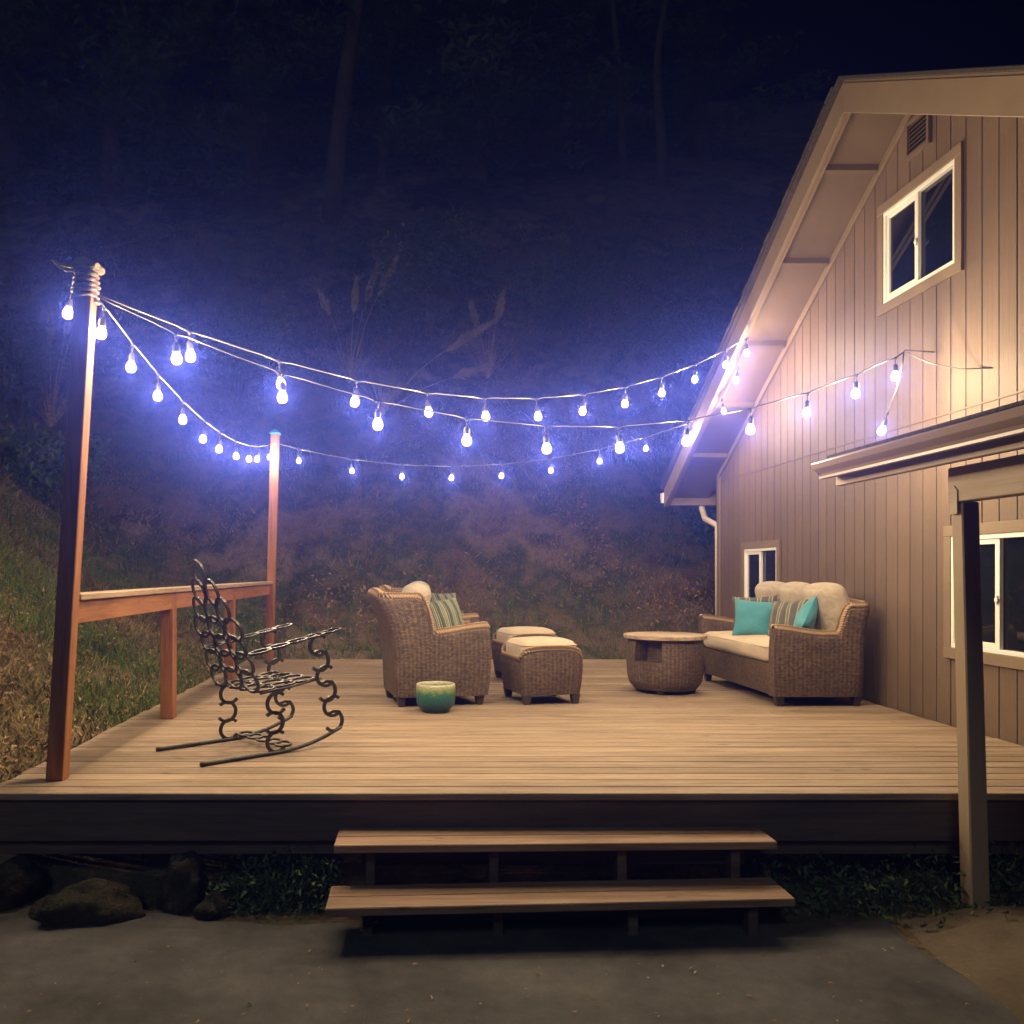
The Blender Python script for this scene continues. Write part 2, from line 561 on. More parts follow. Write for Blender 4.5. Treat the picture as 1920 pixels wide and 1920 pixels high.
# ------------------------------------------------------------------ mesh helpers
class MB:
    def __init__(self):
        self.v, self.f, self.uv = [], [], []

    def add(self, verts, faces, uvs=None):
        o = len(self.v)
        self.v.extend([tuple(p) for p in verts])
        for i, fc in enumerate(faces):
            self.f.append(tuple(o + k for k in fc))
            if uvs is None:
                self.uv.append(None)
            else:
                self.uv.append([uvs[k] for k in fc])
        return self

    def box(self, a, b, mtx=None):
        x0, y0, z0 = a
        x1, y1, z1 = b
        vs = [(x0, y0, z0), (x1, y0, z0), (x1, y1, z0), (x0, y1, z0), (x0, y0, z1), (x1, y0, z1), (x1, y1, z1), (x0, y1, z1)]
        if mtx is not None:
            vs = [mtx @ Vector(p) for p in vs]
        return self.add(vs, [(3, 2, 1, 0), (4, 5, 6, 7), (0, 1, 5, 4), (1, 2, 6, 5), (2, 3, 7, 6), (3, 0, 4, 7)])

    def frustum(self, c0, s0, c1, s1):
        """tapered post: rectangle s0 at c0 up to rectangle s1 at c1"""
        vs = []
        for (c, s) in ((c0, s0), (c1, s1)):
            for (dx, dy) in ((-1, -1), (1, -1), (1, 1), (-1, 1)):
                vs.append((c[0] + dx * s[0] / 2, c[1] + dy * s[1] / 2, c[2]))
        return self.add(vs, [(3, 2, 1, 0), (4, 5, 6, 7), (0, 1, 5, 4), (1, 2, 6, 5), (2, 3, 7, 6), (3, 0, 4, 7)])

    def prism_x(self, poly, x0, x1):
        """polygon in (y,z) pushed along x"""
        n = len(poly)
        vs = [(x0, y, z) for y, z in poly] + [(x1, y, z) for y, z in poly]
        fs = [tuple(range(n)), tuple(range(2 * n - 1, n - 1, -1))]
        for i in range(n):
            j = (i + 1) % n
            fs.append((i, i + n, j + n, j))
        return self.add(vs, fs)

    def prism_y(self, poly, y0, y1):
        n = len(poly)
        vs = [(x, y0, z) for x, z in poly] + [(x, y1, z) for x, z in poly]
        fs = [tuple(range(n)), tuple(range(2 * n - 1, n - 1, -1))]
        for i in range(n):
            j = (i + 1) % n
            fs.append((i, i + n, j + n, j))
        return self.add(vs, fs)

    def prism_z(self, poly, z0, z1):
        n = len(poly)
        vs = [(x, y, z0) for x, y in poly] + [(x, y, z1) for x, y in poly]
        fs = [tuple(range(n))[::-1], tuple(range(n, 2 * n))]
        for i in range(n):
            j = (i + 1) % n
            fs.append((i, j, j + n, i + n))
        return self.add(vs, fs)

    def tube(self, pts, r, seg=6, closed=False, cap=True, flat=None):
        """round tube; flat=(w,h,up) makes a strap section instead"""
        pts = [Vector(p) for p in pts]
        n = len(pts)
        rs = r if isinstance(r, (list, tuple)) else [r] * n
        up = Vector((0, 0, 1))
        rings = []
        acc = 0.0
        uvs = []
        prevx = None
        for i in range(n):
            a = pts[(i - 1) % n] if (closed or i > 0) else pts[i]
            b = pts[(i + 1) % n] if (closed or i < n - 1) else pts[i]
            t = (b - a)
            if t.length < 1e-9:
                t = Vector((0, 0, 1))
            t.normalize()
            if prevx is None:
                x = t.cross(up)
                if x.length < 1e-3:
                    x = t.cross(Vector((0, 1, 0)))
            else:
                x = prevx - t * prevx.dot(t)
                if x.length < 1e-6:
                    x = t.cross(up)
            x.normalize()
            prevx = x
            y = x.cross(t)
            if i > 0:
                acc += (pts[i] - pts[i - 1]).length
            for k in range(seg):
                an = 2 * math.pi * k / seg
                rings.append(pts[i] + (x * math.cos(an) + y * math.sin(an)) * rs[i])
                uvs.append((acc, an / (2 * math.pi) * 0.1))
        fs = []
        m = n if closed else n - 1
        for i in range(m):
            for k in range(seg):
                a, b = i * seg + k, i * seg + (k + 1) % seg
                c, d = ((i + 1) % n) * seg + (k + 1) % seg, ((i + 1) % n) * seg + k
                fs.append((a, b, c, d))
        if cap and not closed:
            fs.append(tuple(range(seg))[::-1])
            fs.append(tuple((n - 1) * seg + k for k in range(seg)))
        return self.add(rings, fs, uvs)

    def lathe(self, prof, seg=32, skip=None):
        """profile [(r,z)] turned about z; skip(angle, zmid) leaves a face out"""
        vs, uvs, fs = [], [], []
        acc = 0
        for i, (r, z) in enumerate(prof):
            if i:
                acc += math.hypot(r - prof[i - 1][0], z - prof[i - 1][1])
            for k in range(seg + 1):
                an = 2 * math.pi * k / seg
                vs.append((r * math.cos(an), r * math.sin(an), z))
                uvs.append((an * max(p[0] for p in prof), acc))
        w = seg + 1
        for i in range(len(prof) - 1):
            for k in range(seg):
                if skip and skip(2 * math.pi * (k + 0.5) / seg, (prof[i][1] + prof[i + 1][1]) / 2):
                    continue
                fs.append((i * w + k, i * w + k + 1, (i + 1) * w + k + 1, (i + 1) * w + k))
        return self.add(vs, fs, uvs)

    def mesh(self, name, smooth=False):
        me = bpy.data.meshes.new(name)
        me.from_pydata(self.v, [], self.f)
        if any(u is not None for u in self.uv):
            ul = me.uv_layers.new(name="UVMap")
            flat = []
            for fc, u in zip(self.f, self.uv):
                if u is None:
                    flat.extend([0.0, 0.0] * len(fc))
                else:
                    for a in u:
                        flat.extend(a)
            ul.data.foreach_set("uv", flat)
        if smooth:
            me.polygons.foreach_set("use_smooth", [True] * len(me.polygons))
        me.update()
        return me


def bevel(me, w=0.004, seg=1):
    bm = bmesh.new()
    bm.from_mesh(me)
    bmesh.ops.remove_doubles(bm, verts=bm.verts, dist=1e-5)
    bmesh.ops.recalc_face_normals(bm, faces=bm.faces)
    es = [e for e in bm.edges if len(e.link_faces) == 2 and e.calc_face_angle(0) > 0.6]
    bmesh.ops.bevel(bm, geom=es, offset=w, segments=seg, affect='EDGES', clamp_overlap=True)
    bm.to_mesh(me)
    bm.free()
    return me


def link(o, m=None, parent=None):
    C.objects.link(o)
    if m is not None and o.data and not o.data.materials:
        o.data.materials.append(m)
    if parent is not None:
        o.parent = parent
    return o


def obj(name, mb, m, parent=None, smooth=False, bev=0.0, world=False):
    """one mesh object; world=True: the mesh is in scene coordinates although its thing's base is elsewhere"""
    me = mb.mesh(name, smooth) if isinstance(mb, MB) else mb
    if bev:
        bevel(me, bev)
    o = bpy.data.objects.new(name, me)
    link(o, m, parent)
    if world and parent is not None:
        off = Vector((0, 0, 0))
        q = parent
        while q is not None:
            off += q.location
            q = q.parent
        o.location = -off
    return o


def tag(o, label, cat, group=None, kind=None):
    o["label"] = label
    o["category"] = cat
    if group:
        o["group"] = group
    if kind:
        o["kind"] = kind
    return o


def empty(name, loc, rz=0.0, label=None, cat=None, group=None):
    o = bpy.data.objects.new(name, None)
    C.objects.link(o)
    o.location = loc
    o.rotation_euler = (0, 0, rz)
    o.empty_display_size = 0.1
    if label:
        tag(o, label, cat, group)
    return o


def copy_tree(o, parent=None):
    c = o.copy()
    C.objects.link(c)
    c.parent = parent
    for ch in list(o.children):
        copy_tree(ch, c)
    return c


def structure(o):
    o["kind"] = "structure"
    return o


def sstep(a, b, x):
    t = np.clip((x - a) / (b - a), 0, 1)
    return t * t * (3 - 2 * t)


# ------------------------------------------------------------------ terrain
def vnoise(x, y, seed=0):
    """smooth value noise, vectorised"""
    xi, yi = np.floor(x).astype(int), np.floor(y).astype(int)
    fx, fy = x - xi, y - yi
    fx = fx * fx * (3 - 2 * fx)
    fy = fy * fy * (3 - 2 * fy)

    def h(a, b):
        n = (a * 374761393 + b * 668265263 + seed * 974711) & 0x7fffffff
        n = ((n ^ (n >> 13)) * 1274126177) & 0x7fffffff
        return ((n ^ (n >> 16)) & 0xffff) / 65535.0
    return (h(xi, yi) * (1 - fx) + h(xi + 1, yi) * fx) * (1 - fy) + (h(xi, yi + 1) * (1 - fx) + h(xi + 1, yi + 1) * fx) * fy


def fbm(x, y, seed=0, o=4):
    s, a = 0, 0.5
    for i in range(o):
        s = s + a * (vnoise(x * 2 ** i, y * 2 ** i, seed + i) - 0.5)
        a *= 0.5
    return s


def softp(x, k=1.0):
    return np.logaddexp(0, x * k) / k


def ground_z(x, y):
    x = np.asarray(x, float)
    y = np.asarray(y, float)
    sb = y - 11.75
    s_l = (-2.45 - x) * 0.85
    k = 1.3
    s = np.logaddexp(k * sb, k * s_l) / k
    g = 0.30 * softp(s, 2.0) + 0.72 * softp(s - 1.1, 1.3) - 0.42 * softp(s - 13.0, 0.6)
    base = 0.40 + g - 0.30 * softp(-s, 2.0)
    rough = fbm(x * 0.9, y * 0.9, 3, 5) * 0.75 * sstep(0.0, 4.0, s) + fbm(x * 3.1, y * 3.1, 9, 3) * 0.13 * sstep(-0.4, 0.6, s)
    z = base + rough
    f = sstep(4.12, 5.2, y - 0.35 * fbm(x * 1.3, y * 0.4, 5, 2))
    low = 0.0 + 0.065 * sstep(2.2, 2.75, x) + 0.0 * y
    z = low * (1 - f) + np.maximum(z, low + 0.03) * f
    # keep below the deck boards
    under = sstep(-2.36, -2.18, x) * (1 - sstep(11.2, 11.5, y))
    z = np.where(under > 0.01, np.minimum(z, 0.62 - 0.30 * under), z)
    return z


def axis(fine0, fine1, nf, far0, far1, nfar):
    a = np.linspace(fine0, fine1, nf)
    lo = fine0 - (fine0 - far0) * (np.linspace(1, 0, nfar, endpoint=False) ** 1.6)
    hi = fine1 + (far1 - fine1) * (np.linspace(0, 1, nfar + 1)[1:] ** 1.6)
    return np.concatenate([lo, a, hi])


gx = axis(-9, 8, 240, -45, 45, 30)
gy = axis(3.4, 24, 270, -8, 60, 26)
GX, GY = np.meshgrid(gx, gy)
GZ = ground_z(GX, GY)
W_, H_ = len(gx), len(gy)
me = bpy.data.meshes.new("ground")
vs = np.stack([GX, GY, GZ], -1).reshape(-1, 3)
ii = (np.arange(H_ - 1)[:, None] * W_ + np.arange(W_ - 1)[None, :]).reshape(-1)
fs = np.stack([ii, ii + 1, ii + W_ + 1, ii + W_], -1)
me.from_pydata(vs.tolist(), [], fs.tolist())
me.polygons.foreach_set("use_smooth", [True] * len(me.polygons))
g = bpy.data.objects.new("ground", me)
link(g, M['soil'])
structure(g)

# driveway: asphalt sheet with a ragged edge
edge = []
for i in range(40):
    y = -7.5 + i * (4.2 + 7.5) / 39
    edge.append((2.22 + 0.03 * math.sin(i * 2.1) + rnd.uniform(-0.012, 0.012), y))
back = []
for i in range(60):
    x = 2.2 - (i + 1) * 0.19
    back.append((x, 4.18 + 0.12 * max(0.0, min(1.0, -x - 0.6)) + 0.07 * math.sin(x * 2.3) + rnd.uniform(-0.03, 0.03)))
dmb = MB().prism_z(edge + back + [(-9.2, -7.5)], -0.06, 0.012)
dr = obj('driveway', dmb, M['asphalt'])
structure(dr)

px_ = np.concatenate([np.linspace(2.235, 2.9, 14), np.linspace(3.2, 9.0, 8)])
py_ = np.linspace(-7.5, 4.16, 60)
PX, PY = np.meshgrid(px_, py_)
PX[:, 0] += 0.03 * np.sin(PY[:, 0] * 5.0) + 0.015 * nrs.randn(len(py_))
PZ = ground_z(PX, PY) + 0.016 + 0.008 * fbm(PX * 3, PY * 3, 31, 3)
PZ[:, 0] -= 0.02
me = bpy.data.meshes.new("path")
w2 = len(px_)
ii = (np.arange(len(py_) - 1)[:, None] * w2 + np.arange(w2 - 1)[None, :]).reshape(-1)
me.from_pydata(np.stack([PX, PY, PZ], -1).reshape(-1, 3).tolist(), [], np.stack([ii, ii + 1, ii + w2 + 1, ii + w2], -1).tolist())
me.polygons.foreach_set("use_smooth", [True] * len(me.polygons))
structure(link(bpy.data.objects.new("path", me), M['dirt']))

# ------------------------------------------------------------------ deck
deck = empty('deck', (0.85, 7.8, 0), 0, 'broad wooden deck of tan boards beside the brown house', 'deck')
NB = 46
pitch = (YB - YF) / NB
bme = MB().box((0, 0, -0.036), (XR - XL, pitch - 0.0095, 0)).mesh('deck_board')
bevel(bme, 0.004)
bme.materials.append(M['deck'])
for i in range(NB):
    o = bpy.data.objects.new('deck_board', bme)
    link(o, None, deck)
    o.location = (XL - 0.85 + rnd.uniform(-0.012, 0.012), YF + i * pitch - 7.8, DZ + rnd.uniform(-0.0015, 0.0015))
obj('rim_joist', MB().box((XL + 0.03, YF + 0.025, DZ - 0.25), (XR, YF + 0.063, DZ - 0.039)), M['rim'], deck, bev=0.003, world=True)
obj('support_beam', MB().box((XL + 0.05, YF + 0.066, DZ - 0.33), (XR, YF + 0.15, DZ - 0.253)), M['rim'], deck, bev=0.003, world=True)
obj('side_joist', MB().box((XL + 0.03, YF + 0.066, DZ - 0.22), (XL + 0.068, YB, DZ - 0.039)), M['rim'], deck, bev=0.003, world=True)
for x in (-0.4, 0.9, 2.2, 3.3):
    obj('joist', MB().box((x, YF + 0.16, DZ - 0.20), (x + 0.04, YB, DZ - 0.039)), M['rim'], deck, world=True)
for x in (-1.36, 1.75, 3.2):
    obj('pier_block', MB().frustum((x, YF + 0.35, -0.02), (0.26, 0.26), (x, YF + 0.35, DZ - 0.34), (0.17, 0.17)), M['concrete'], deck, bev=0.006, world=True)

# steps
steps = empty('deck_steps', (0.70, 4.0, 0), 0, 'two wide wooden steps leading up to the deck', 'steps')


def tread(x0, x1, yf, zt, skew, dz):
    """two planks side by side, slightly askew as they lie"""
    for k, (a, b) in enumerate(((0.0, 0.137), (0.143, 0.28))):
        mb = MB()
        p = [(x0, yf + a - skew), (x1, yf + a + skew), (x1, yf + b + skew), (x0, yf + b - skew)]
        mb.prism_z(p, zt - 0.038, zt)
        obj('tread_plank', mb, M['tread'], steps, bev=0.004, world=True)


tread(-0.415, 1.712, 4.155, DZ - 0.178, 0.03, 0)
tread(-0.425, 1.70, 3.895, DZ - 0.365, 0.06, 0)
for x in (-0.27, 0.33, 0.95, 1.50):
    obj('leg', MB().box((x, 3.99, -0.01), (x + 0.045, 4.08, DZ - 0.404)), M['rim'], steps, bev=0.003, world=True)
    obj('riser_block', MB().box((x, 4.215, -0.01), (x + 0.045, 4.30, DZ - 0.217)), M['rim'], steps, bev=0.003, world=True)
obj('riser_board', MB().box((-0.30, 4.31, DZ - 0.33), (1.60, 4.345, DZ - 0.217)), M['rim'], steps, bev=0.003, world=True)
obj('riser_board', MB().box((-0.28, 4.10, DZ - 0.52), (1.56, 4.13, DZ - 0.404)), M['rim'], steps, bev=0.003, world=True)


# ------------------------------------------------------------------ posts and railing
def leaning_post(mb, bx, by, bz, tx, ty, tz, w=0.092):
    mb.frustum((bx, by, bz), (w, w), (tx, ty, tz), (w, w))


p1 = empty('light_post', (-1.964, 4.697, DZ), 0, 'near redwood post with rope wrapped round its top', 'post')
mb = MB()
leaning_post(mb, -1.964, 4.697, DZ, -1.803, 4.697, 3.30)
obj('post_shaft', mb, M['redwood'], p1, bev=0.004, world=True)
# rope wound round the top
mb = MB()
pts = []
for i in range(120):
    t = i / 119
    an = t * 2 * math.pi * 7
    z = 3.14 + 0.19 * t
    cx = -1.803 - (3.30 - z) * 0.0588
    rr = 0.055 + 0.004 * math.sin(an * 1.7)
    # squarish loop around the post
    c, s = math.cos(an), math.sin(an)
    q = max(abs(c), abs(s))
    k = rr / (q ** 0.7)
    pts.append((cx + c * k, 4.697 + s * k, z))
mb.tube(pts, [0.010 + 0.003 * math.sin(i * 0.7) for i in range(120)], 6)
obj('rope_wrap', mb, M['rope'], p1, True, world=True)
mb = MB()
mb.frustum((-1.80, 4.697, 3.30), (0.13, 0.13), (-1.80, 4.697, 3.325), (0.15, 0.14))
mb.frustum((-1.795, 4.697, 3.325), (0.15, 0.13), (-1.82, 4.69, 3.37), (0.05, 0.05))
obj('post_cap', mb, M['rope'], p1, bev=0.006, world=True)
mb = MB()
mb.tube([(-1.85, 4.68, 3.318), (-1.90, 4.66, 3.320), (-1.945, 4.64, 3.322)], 0.010, 6)
mb.tube([(-1.85, 4.68, 3.296), (-1.90, 4.66, 3.294), (-1.945, 4.64, 3.315)], 0.008, 6)
mb.tube([(-1.93, 4.645, 3.318), (-1.968, 4.63, 3.340)], [0.012, 0.005], 6)
obj('rope_tail', mb, M['rope'], p1, True, world=True)

p2 = empty('light_post', (-1.909, 10.926, DZ), 0, 'far redwood post with a small cyan cap', 'post')
mb = MB()
leaning_post(mb, -1.909, 10.926, DZ, -1.835, 10.926, 3.40, 0.098)
obj('post_shaft', mb, M['redwood'], p2, bev=0.004, world=True)
mb = MB()
mb.frustum((-1.835, 10.926, 3.403), (0.13, 0.13), (-1.835, 10.926, 3.425), (0.13, 0.13))
mb.frustum((-1.835, 10.926, 3.425), (0.12, 0.12), (-1.835, 10.926, 3.475), (0.02, 0.02))
obj('post_cap', mb, M['capcyan'], p2, bev=0.003, world=True)

rail = empty('deck_railing', (-1.94, 7.8, DZ), 0, 'low redwood railing with a flat weathered cap along the deck', 'railing')
RZ = DZ + 1.0
obj('rail_cap', MB().box((-2.0, 4.747, RZ - 0.036), (-1.855, 10.874, RZ)), M['railcap'], rail, bev=0.004, world=True)
obj('rail_board', MB().box((-1.93, 4.747, RZ - 0.165), (-1.892, 10.874, RZ - 0.039)), M['redrail'], rail, bev=0.003, world=True)
for y in (6.62, 8.75):
    mb = MB().box((-1.988, y, DZ), (-1.887, y + 0.095, RZ - 0.039))
    obj('rail_post', mb, M['redwood'], rail, bev=0.004, world=True)

# ------------------------------------------------------------------ house
RY, RZT, SL = 6.857, 5.397, 0.54       # ridge y, wall apex z, roof slope
YE, YN = 11.92, 1.80                 # far and near eaves
WY1 = 11.38                          # far wall corner
XF = 3.36                            # rake fascia plane
house = empty('house', (6.5, 6.69, 0), 0, 'brown house with vertical siding and a tall gable facing the deck', 'house')


def zw(y):
    return RZT - SL * abs(y - RY)


# windows: (y far, y near, z0, z1) inside the trim
WIN = [('upper', 7.305, 6.31, 3.915, 4.69), ('small', 10.445, 9.48, 1.12, 1.955), ('lower', 6.373, 5.32, 1.12, 1.943)]
holes = [(min(a, b), max(a, b), z0, z1) for _, a, b, z0, z1 in WIN]
SEAM = 2.85
gp = 0.178
y = WY1 - 0.005
while y > 2.0:
    y1 = y
    y0 = max(2.0, y - gp + 0.011)
    y -= gp
    cuts = [y0, y1]
    for (ha, hb, hz0, hz1) in holes:
        for c in (ha, hb):
            if y0 < c < y1:
                cuts.append(c)
    cuts.append(RY) if y0 < RY < y1 else None
    cuts = sorted(set(cuts))
    for a, b in zip(cuts[:-1], cuts[1:]):
        segs = [(0.15, SEAM - 0.006), (SEAM + 0.006, None)]
        mid = (a + b) / 2
        out = []
        for (s0, s1) in segs:
            spans = [(s0, s1)]
            for (ha, hb, hz0, hz1) in holes:
                if ha < mid < hb:
                    ns = []
                    for (u, w) in spans:
                        top = w if w is not None else 99
                        if hz1 <= u or hz0 >= top:
                            ns.append((u, w))
                        else:
                            if hz0 > u:
                                ns.append((u, hz0))
                            if hz1 < top:
                                ns.append((hz1, w))
                    spans = ns
            out += spans
        for (u, w) in out:
            za = w if w is not None else zw(a) - 0.004
            zb = w if w is not None else zw(b) - 0.004
            if w is not None:
                za = min(za, zw(a) - 0.004)
                zb = min(zb, zw(b) - 0.004)
            if min(za, zb) <= u + 0.005:
                continue
            mb = MB().prism_x([(a, u), (b, u), (b, zb), (a, za)], WX + 0.002 * rnd.random(), WX + 0.014)
            obj('siding_board', mb, M['siding'], house, world=True)
# sheathing behind, far wall and hidden walls
mb = MB().prism_x([(2.0, 0.1), (WY1 - 0.02, 0.1), (WY1 - 0.02, zw(WY1) - 0.01), (RY, RZT - 0.02), (2.0, zw(2.0) - 0.01)], WX + 0.035, 9.6)
obj('wall_core', mb, M['core'], house, world=True)
obj('seam_flashing', MB().box((WX - 0.006, 2.0, SEAM - 0.006), (WX + 0.014, WY1 - 0.03, SEAM + 0.005)), M['siding'], house, world=True)
obj('corner_board', MB().box((WX - 0.022, WY1 - 0.085, 0.15), (WX - 0.002, WY1 + 0.022, zw(WY1) - 0.01)), M['trim'], house, bev=0.003, world=True)
obj('far_wall', MB().box((WX, WY1 - 0.018, 0.1), (9.6, WY1, zw(WY1))), M['siding'], house, world=True)


def slope_box(yA, yB, x0, x1, dlo, dhi, name, m, bev=0.0):
    """a board following the roof slope between yA and yB (one side of the ridge)"""
    mb = MB().prism_x([(yA, zw(yA) + dlo), (yB, zw(yB) + dlo), (yB, zw(yB) + dhi), (yA, zw(yA) + dhi)], x0, x1)
    return obj(name, mb, m, house, bev=bev, world=True)


# rake fascia, soffit panels, lookouts, wall trim
slope_box(RY, YE, XF - 0.038, XF, -0.10, 0.135, 'rake_fascia', M['trim'], 0.003)
slope_box(YN, RY, XF - 0.038, XF, -0.10, 0.135, 'rake_fascia', M['trim'], 0.003)
slope_box(RY, YE, XF + 0.003, XF + 0.04, -0.085, -0.003, 'inner_batten', M['trim'], 0.002)
lk = [7.38, 8.26, 9.235, 10.11, 10.99]
brk = [RY] + lk + [YE - 0.03]
for a, b in zip(brk[:-1], brk[1:]):
    slope_box(a + (0.022 if a != RY else 0.0), b - 0.022, XF + 0.002, WX + 0.03, 0.0, 0.02, 'soffit_panel', M['soffit'])
for yv in lk:
    slope_box(yv - 0.02, yv + 0.02, XF + 0.042, WX - 0.03, -0.05, 0.018, 'lookout', M['soffit'], 0.002)
for a, b in ((YN, 3.4), (3.4, 5.2), (5.2, RY)):
    slope_box(a + 0.01, b - (0.01 if b != RY else 0), XF + 0.002, WX + 0.03, 0.0, 0.02, 'soffit_panel', M['soffit'])
slope_box(RY, WY1 + 0.02, WX - 0.024, WX - 0.003, -0.085, -0.006, 'rake_trim', M['trim'], 0.002)
slope_box(2.0, RY, WX - 0.024, WX - 0.003, -0.085, -0.006, 'rake_trim', M['trim'], 0.002)
# roof slabs with a shingle edge
for a, b in ((RY, YE + 0.03), (YN - 0.03, RY)):
    slope_box(a, b, XF - 0.03, 9.9, 0.137, 0.155, 'roof_deck', M['trim'])
    slope_box(a, b, XF - 0.075, 9.95, 0.157, 0.19, 'roof', M['shingle'], 0.004)
# uneven shingle tabs along the rake edge
for i in range(36):
    ya = YE - 0.02 - i * 0.138
    mb = MB().prism_x([(ya, zw(ya) + 0.191), (ya - 0.13, zw(ya - 0.13) + 0.191), (ya - 0.13, zw(ya - 0.13) + 0.199), (ya, zw(ya) + 0.206)], XF - 0.085 - rnd.random() * 0.014, 3.9)
    obj('shingle', mb, M['shingle'], house, world=True)
# eave closure, gutter and downpipe at the far corner
zE = zw(YE)
obj('eave_fascia', MB().box((XF, YE - 0.028, zE - 0.075), (9.6, YE, zE + 0.12)), M['trim'], house, bev=0.003, world=True)
gut = MB().prism_x([(YE + 0.003, zE + 0.10), (YE + 0.003, zE - 0.04), (YE + 0.07, zE - 0.04), (YE + 0.105, zE + 0.02), (YE + 0.115, zE + 0.10)], XF - 0.06, 9.6)
obj('eave_gutter', gut, M['white'], house, bev=0.003, world=True)
mb = MB()
mb.tube([(3.86, YE + 0.05, zE - 0.03), (3.86, YE + 0.05, zE - 0.12), (3.88, YE - 0.02, zE - 0.26), (3.90, WY1 + 0.06, zE - 0.38), (3.90, WY1 + 0.055, zE - 0.7), (3.90, WY1 + 0.055, 0.3)], 0.042, 8)
obj('downpipe', mb, M['whitemetal'], house, True, world=True)

# windows
for nm, ya, yb, z0, z1 in WIN:
    y0, y1 = min(ya, yb), max(ya, yb)
    t = 0.074
    tb = MB()
    xo, xi = WX - 0.026, WX - 0.003
    tb.box((xo, y0 - t, z1 - 0.005), (xi, y1 + t, z1 + t))
    tb.box((xo, y0 - t, z0 - t), (xi, y1 + t, z0 + 0.005))
    tb.box((xo + 0.002, y0 - t, z0 + 0.0055), (xi, y0 + 0.005, z1 - 0.0055))
    tb.box((xo + 0.002, y1 - 0.005, z0 + 0.0055), (xi, y1 + t, z1 - 0.0055))
    w = obj('window', tb, M['trim'], house, bev=0.002, world=True)
    fw = 0.038
    fr = MB()
    xa, xb = WX - 0.018, WX + 0.033
    fr.box((xa, y0 + 0.006, z1 - fw), (xb, y1 - 0.006, z1 - 0.006))
    fr.box((xa, y0 + 0.006, z0 + 0.006), (xb, y1 - 0.006, z0 + fw))
    fr.box((xa + 0.001, y0 + 0.006, z0 + fw), (xb, y0 + fw, z1 - fw))
    fr.box((xa + 0.001, y1 - fw, z0 + fw), (xb, y1 - 0.006, z1 - fw))
    obj('window_frame', fr, M['white'], w, bev=0.003)
    ym = y0 + (y1 - y0) * 0.52
    # sliding sash: the far half carries its own frame
    sa = MB()
    xs0, xs1 = WX - 0.006, WX + 0.022
    sw = 0.036
    sa.box((xs0, ym - 0.02, z0 + fw + 0.001), (xs1, ym + 0.026, z1 - fw - 0.001))
    sa.box((xs0 + 0.001, y1 - fw - sw, z0 + fw + 0.001), (xs1, y1 - fw - 0.001, z1 - fw - 0.001))
    sa.box((xs0 + 0.0005, ym + 0.026, z1 - fw - sw), (xs1, y1 - fw - sw, z1 - fw - 0.001))
    sa.box((xs0 + 0.0005, ym + 0.026, z0 + fw + 0.001), (xs1, y1 - fw - sw, z0 + fw + sw))
    obj('sliding_sash', sa, M['white'], w, bev=0.002)
    obj('pane', MB().box((WX + 0.024, y0 + fw, z0 + fw), (WX + 0.029, ym + 0.02, z1 - fw)), M['glass'], w)
    obj('pane', MB().box((WX + 0.010, ym + 0.026, z0 + fw + sw), (WX + 0.015, y1 - fw - sw, z1 - fw - sw)), M['glass'], w)
    mb = MB()
    zc = z0 + (z1 - z0) * 0.45
    mb.box((xs0 - 0.014, ym - 0.012, zc - 0.03), (xs0 - 0.001, ym + 0.006, zc + 0.03))
    mb.box((xs0 - 0.022, ym - 0.03, zc - 0.012), (xs0 - 0.0145, ym + 0.002, zc + 0.012))
    obj('latch', mb, M['white'], w, bev=0.002)

# gable vent
vy0, vy1, vz0, vz1 = 6.66, 6.92, 4.98, 5.22
mb = MB()
xo, xi = WX - 0.03, WX - 0.003
mb.box((xo, vy0 - 0.03, vz1), (xi, vy1 + 0.03, vz1 + 0.03))
mb.box((xo, vy0 - 0.03, vz0 - 0.03), (xi, vy1 + 0.03, vz0))
mb.box((xo + 0.001, vy0 - 0.03, vz0), (xi, vy0, vz1))
mb.box((xo + 0.001, vy1, vz0), (xi, vy1 + 0.03, vz1))
vent = obj('gable_vent', mb, M['siding'], house, world=True)
obj('vent_screen', MB().box((WX - 0.006, vy0, vz0), (WX - 0.004, vy1, vz1)), M['core'], vent)
for i in range(7):
    z = vz0 + 0.006 + i * 0.034
    obj('slat', MB().prism_y([(WX - 0.028, z), (WX - 0.025, z), (WX - 0.007, z + 0.022), (WX - 0.010, z + 0.022)], vy0 + 0.001, vy1 - 0.001), M['trim'], vent)

# ------------------------------------------------------------------ porch roof on the right
porch = empty('porch', (2.65, 2.2, 0), 0, 'small porch roof with a rain gutter beside the house wall', 'porch')
PY0, PY1 = -2.0, 5.03
prof = [(2.255, 2.305), (2.25, 2.295), (2.262, 2.268), (2.30, 2.245), (2.312, 2.228), (2.395, 2.228), (2.395, 2.305), (2.388, 2.305), (2.388, 2.236), (2.316, 2.236), (2.304, 2.252), (2.27, 2.276), (2.262, 2.298)]
gm = MB().prism_y(prof, PY0, PY1)
gm.prism_y([(2.254, 2.304), (2.263, 2.27), (2.312, 2.23), (2.394, 2.23), (2.394, 2.304)], PY1, PY1 + 0.003)
obj('porch_gutter', gm, M['gutter'], porch, world=True)
obj('gutter_lip', MB().box((2.296, PY0, 2.214), (2.330, PY1, 2.2272)), M['gutter'], porch, world=True)
obj('porch_fascia', MB().box((2.398, PY0, 2.176), (2.436, PY1 + 0.01, 2.31)), M['porch'], porch, bev=0.003, world=True)
obj('porch_sheathing', MB().prism_y([(2.38, 2.318), (3.86, 2.72), (3.86, 2.74), (2.38, 2.338)], PY0, PY1 + 0.02), M['porch'], porch, world=True)
obj('porch_roofing', MB().prism_y([(2.36, 2.3385), (3.865, 2.7465), (3.865, 2.762), (2.36, 2.354)], PY0 - 0.01, PY1 + 0.03), M['shingle'], porch, world=True)
